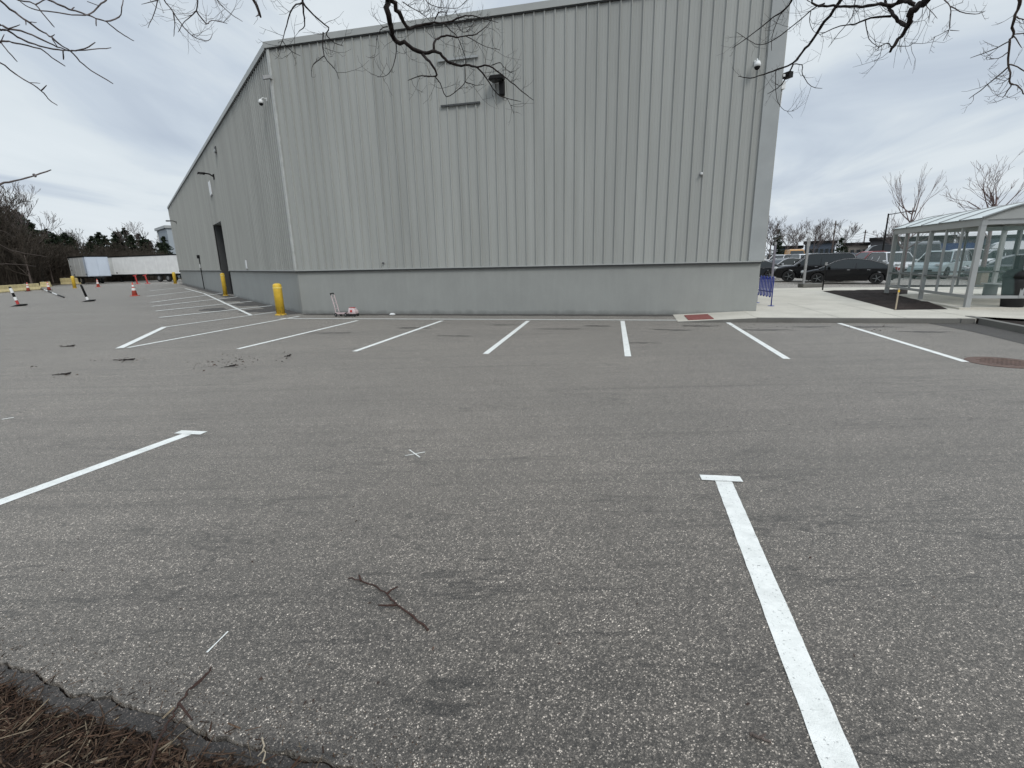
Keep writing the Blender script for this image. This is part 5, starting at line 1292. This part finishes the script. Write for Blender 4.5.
# ------------------------------------------------------------------ sticks and litter on the asphalt
def stick(px, r0, r1, sub, label, mat=STICK, lift=.008):
    P = [G(*p, lift+.004*(i % 2)) for i, p in enumerate(px)]; t = thing('fallen_stick', Vector((P[0].x, P[0].y, 0)), label, 'stick')
    rr = random.Random(int(px[0][0])); out = []; ra = []
    for i in range(len(P)-1):
        for k in range(4): f = k/4; out.append(lerp(P[i], P[i+1], f)+Vector((rr.gauss(0,.003), rr.gauss(0,.003), rr.gauss(0,.001)))); ra.append(lerp(r0, r1, (i+f)/(len(P)-1))*rr.uniform(.8, 1.2))
    out.append(P[-1]); ra.append(r1)
    m = MB(); m.tube(out, ra, 7); m.build('stem', mat, t, True)
    for q in sub: m = MB(); m.tube([G(*p, lift+.005+.012*i) for i, p in enumerate(q)], [r1*1.3, r1*.9, r1*.6][:len(q)], 5); m.build('side_twig', mat, t, True)
stick([(348,578),(362,581),(375,586),(387,594),(394,601),(407,612),(428,630)], .0032, .0055, [[(387,594),(391,590),(398,586.5)], [(396,605),(386,605.5),(378,605)], [(361,581),(359,575)]], 'crooked reddish brown stick lying on the open asphalt')
stick([(212,668),(204,676),(190,689),(179,703),(168,722),(158,741),(148,768)], .0035, .004, [[(190,689),(200,682),(211,670)], [(179,703),(192,720)]], 'long thin twig bridging the asphalt edge and the mulch', lift=.014)
stick([(262,738),(264,750),(266,764)], .003, .0025, [[(264,750),(258,756)]], 'short pale twig standing at the crumbled edge', PALEWOOD, .02)
stick([(750,734.5),(758,737),(771,742)], .006, .004, [[(760,737),(766,734)]], 'small grey brown chip of wood beside the long painted line', BARK_MID)
q = [(0,451+6)]
mb = MB(); rnd = random.Random(99)
def leaf(mb, p, s, rnd):
    a = rnd.uniform(0, 6.28); u = Vector((math.cos(a), math.sin(a), rnd.uniform(-.1,.3)))*s; v = Vector((-math.sin(a), math.cos(a), rnd.uniform(.0,.5)))*s*rnd.uniform(.2,.6)
    mb.add([p-u, p-v*.8, p+u, p+v+Vector((0,0,s*.3))], [(0,1,2),(0,2,3)])
cl = [(62,375,8,2,9), (35,366,4,1,4), (95,361,7,1.2,6), (128,360,12,2.5,24), (66,346,8,.8,5), (232,361,22,5,75), (285,357,7,3,16), (343,364,3,1,4), (205,365,12,4,14), (500,318,60,1,20), (30,300,20,4,6), (760,327,40,3,24), (870,329,30,3,22)]
for cx, cy, sx, sy, n in cl:
    for k in range(n):
        p = G(cx+rnd.gauss(0, sx*.8), cy+rnd.gauss(0, sy*.6), .006); leaf(mb, p, rnd.uniform(.008, .032), rnd)
for k in range(60):
    p = G(rnd.uniform(0, 1024), rnd.uniform(345, 720), .005); leaf(mb, p, rnd.uniform(.006, .014), rnd)
tag(mb.build('leaf_litter', LITTER), 'scattered dark leaf crumbs and bark flecks on the asphalt', 'leaf litter', kind='stuff')
for x0, y0, x1, y1, lb in ((224,367,236,364.5,'dark curled leaf lying in the middle of the leaf crumbs'), (52,375,71,372.5,'flat reddish twig on the asphalt at far left'), (113,360,135,358.6,'dark straight twig below the corner of the angled white lines'), (60,346.6,75,345,'small dark twig left of the angled white lines'), (284,356.5,291,354.4,'dark bent leaf right of the leaf crumbs')):
    stick([(x0,y0),((x0+x1)/2,(y0+y1)/2+.5),(x1,y1)], .006, .010, [[((x0+x1)/2,(y0+y1)/2),(x1-1,y1+1.2)]], lb, BARK, .015)

# ------------------------------------------------------------------ sky and light
SUN_EL, SUN_AZ = R(44), R(152)      # behind the camera, to the right
w = bpy.data.worlds.new('World'); sc.world = w; w.use_nodes = True; nt = w.node_tree; nt.nodes.clear()
out = N(nt, 'ShaderNodeOutputWorld'); bg = N(nt, 'ShaderNodeBackground'); bg.inputs['Strength'].default_value = .1
sky = N(nt, 'ShaderNodeTexSky'); sky.sky_type = 'NISHITA'; sky.sun_disc = False; sky.sun_elevation = SUN_EL; sky.sun_rotation = SUN_AZ; sky.air_density = 1.0; sky.dust_density = 2.0
tc = N(nt, 'ShaderNodeTexCoord').outputs['Generated']
sp = N(nt, 'ShaderNodeSeparateXYZ'); nt.links.new(tc, sp.inputs[0])
zc = math_n(nt, 'MAXIMUM', sp.outputs[2], 0.0); zz = math_n(nt, 'ADD', zc, .10)
cx = math_n(nt, 'DIVIDE', sp.outputs[0], zz); cy = math_n(nt, 'DIVIDE', sp.outputs[1], zz)
cb = N(nt, 'ShaderNodeCombineXYZ'); nt.links.new(cx, cb.inputs[0]); nt.links.new(cy, cb.inputs[1])
v1 = mapping(nt, cb.outputs[0], (.85, .36, 1), (0, 0, R(14)), (5.3, 2.2, 0))
n1 = noise(nt, v1, 1.0, 6, .55, .8)
v2 = mapping(nt, cb.outputs[0], (.62, .4, 1), (0, 0, R(10)), (7.3, 4, 0)); n2 = noise(nt, v2, 1.0, 4, .5, .3)
mixn = math_n(nt, 'ADD', math_n(nt, 'MULTIPLY', n1, .58), math_n(nt, 'MULTIPLY', n2, .42))
clo = ramp(nt, mixn, [(.39, (4.9, 5.6, 6.6)), (.46, (6.0, 6.75, 7.6)), (.53, (7.4, 8.05, 8.5)), (.63, (8.1, 8.7, 9.1))])
# brighter overhead, as under a high overcast
up = N(nt, 'ShaderNodeMapRange'); nt.links.new(sp.outputs[2], up.inputs[0]); up.inputs[1].default_value = .42; up.inputs[2].default_value = .95; up.inputs[3].default_value = 1.0; up.inputs[4].default_value = 2.1
clo = mix(nt, clo, up.outputs[0], 1.0, 'MULTIPLY')
hz = N(nt, 'ShaderNodeMapRange'); nt.links.new(sp.outputs[2], hz.inputs[0]); hz.inputs[1].default_value = .0; hz.inputs[2].default_value = .16; hz.inputs[3].default_value = .75; hz.inputs[4].default_value = .0
clo = mix(nt, clo, (7.3, 7.9, 8.5), hz.outputs[0])
mx = mix(nt, sky.outputs[0], clo, .93)
nt.links.new(mx, bg.inputs[0]); nt.links.new(bg.outputs[0], out.inputs[0])
sd = bpy.data.lights.new('sun', 'SUN'); sd.energy = 1.4; sd.angle = R(20); sd.color = (1, .97, .93)
so = bpy.data.objects.new('sun', sd); col.objects.link(so)
dirv = Vector((math.sin(SUN_AZ)*math.cos(SUN_EL), math.cos(SUN_AZ)*math.cos(SUN_EL), math.sin(SUN_EL)))
so.rotation_euler = dirv.to_track_quat('Z', 'Y').to_euler(); so.location = (0, -5, 20)
sc.view_settings.view_transform = 'Standard'; sc.view_settings.look = 'None'; sc.view_settings.gamma = 1; sc.view_settings.exposure = 0
sc.render.engine = 'CYCLES'
sc.cycles.use_denoising = True
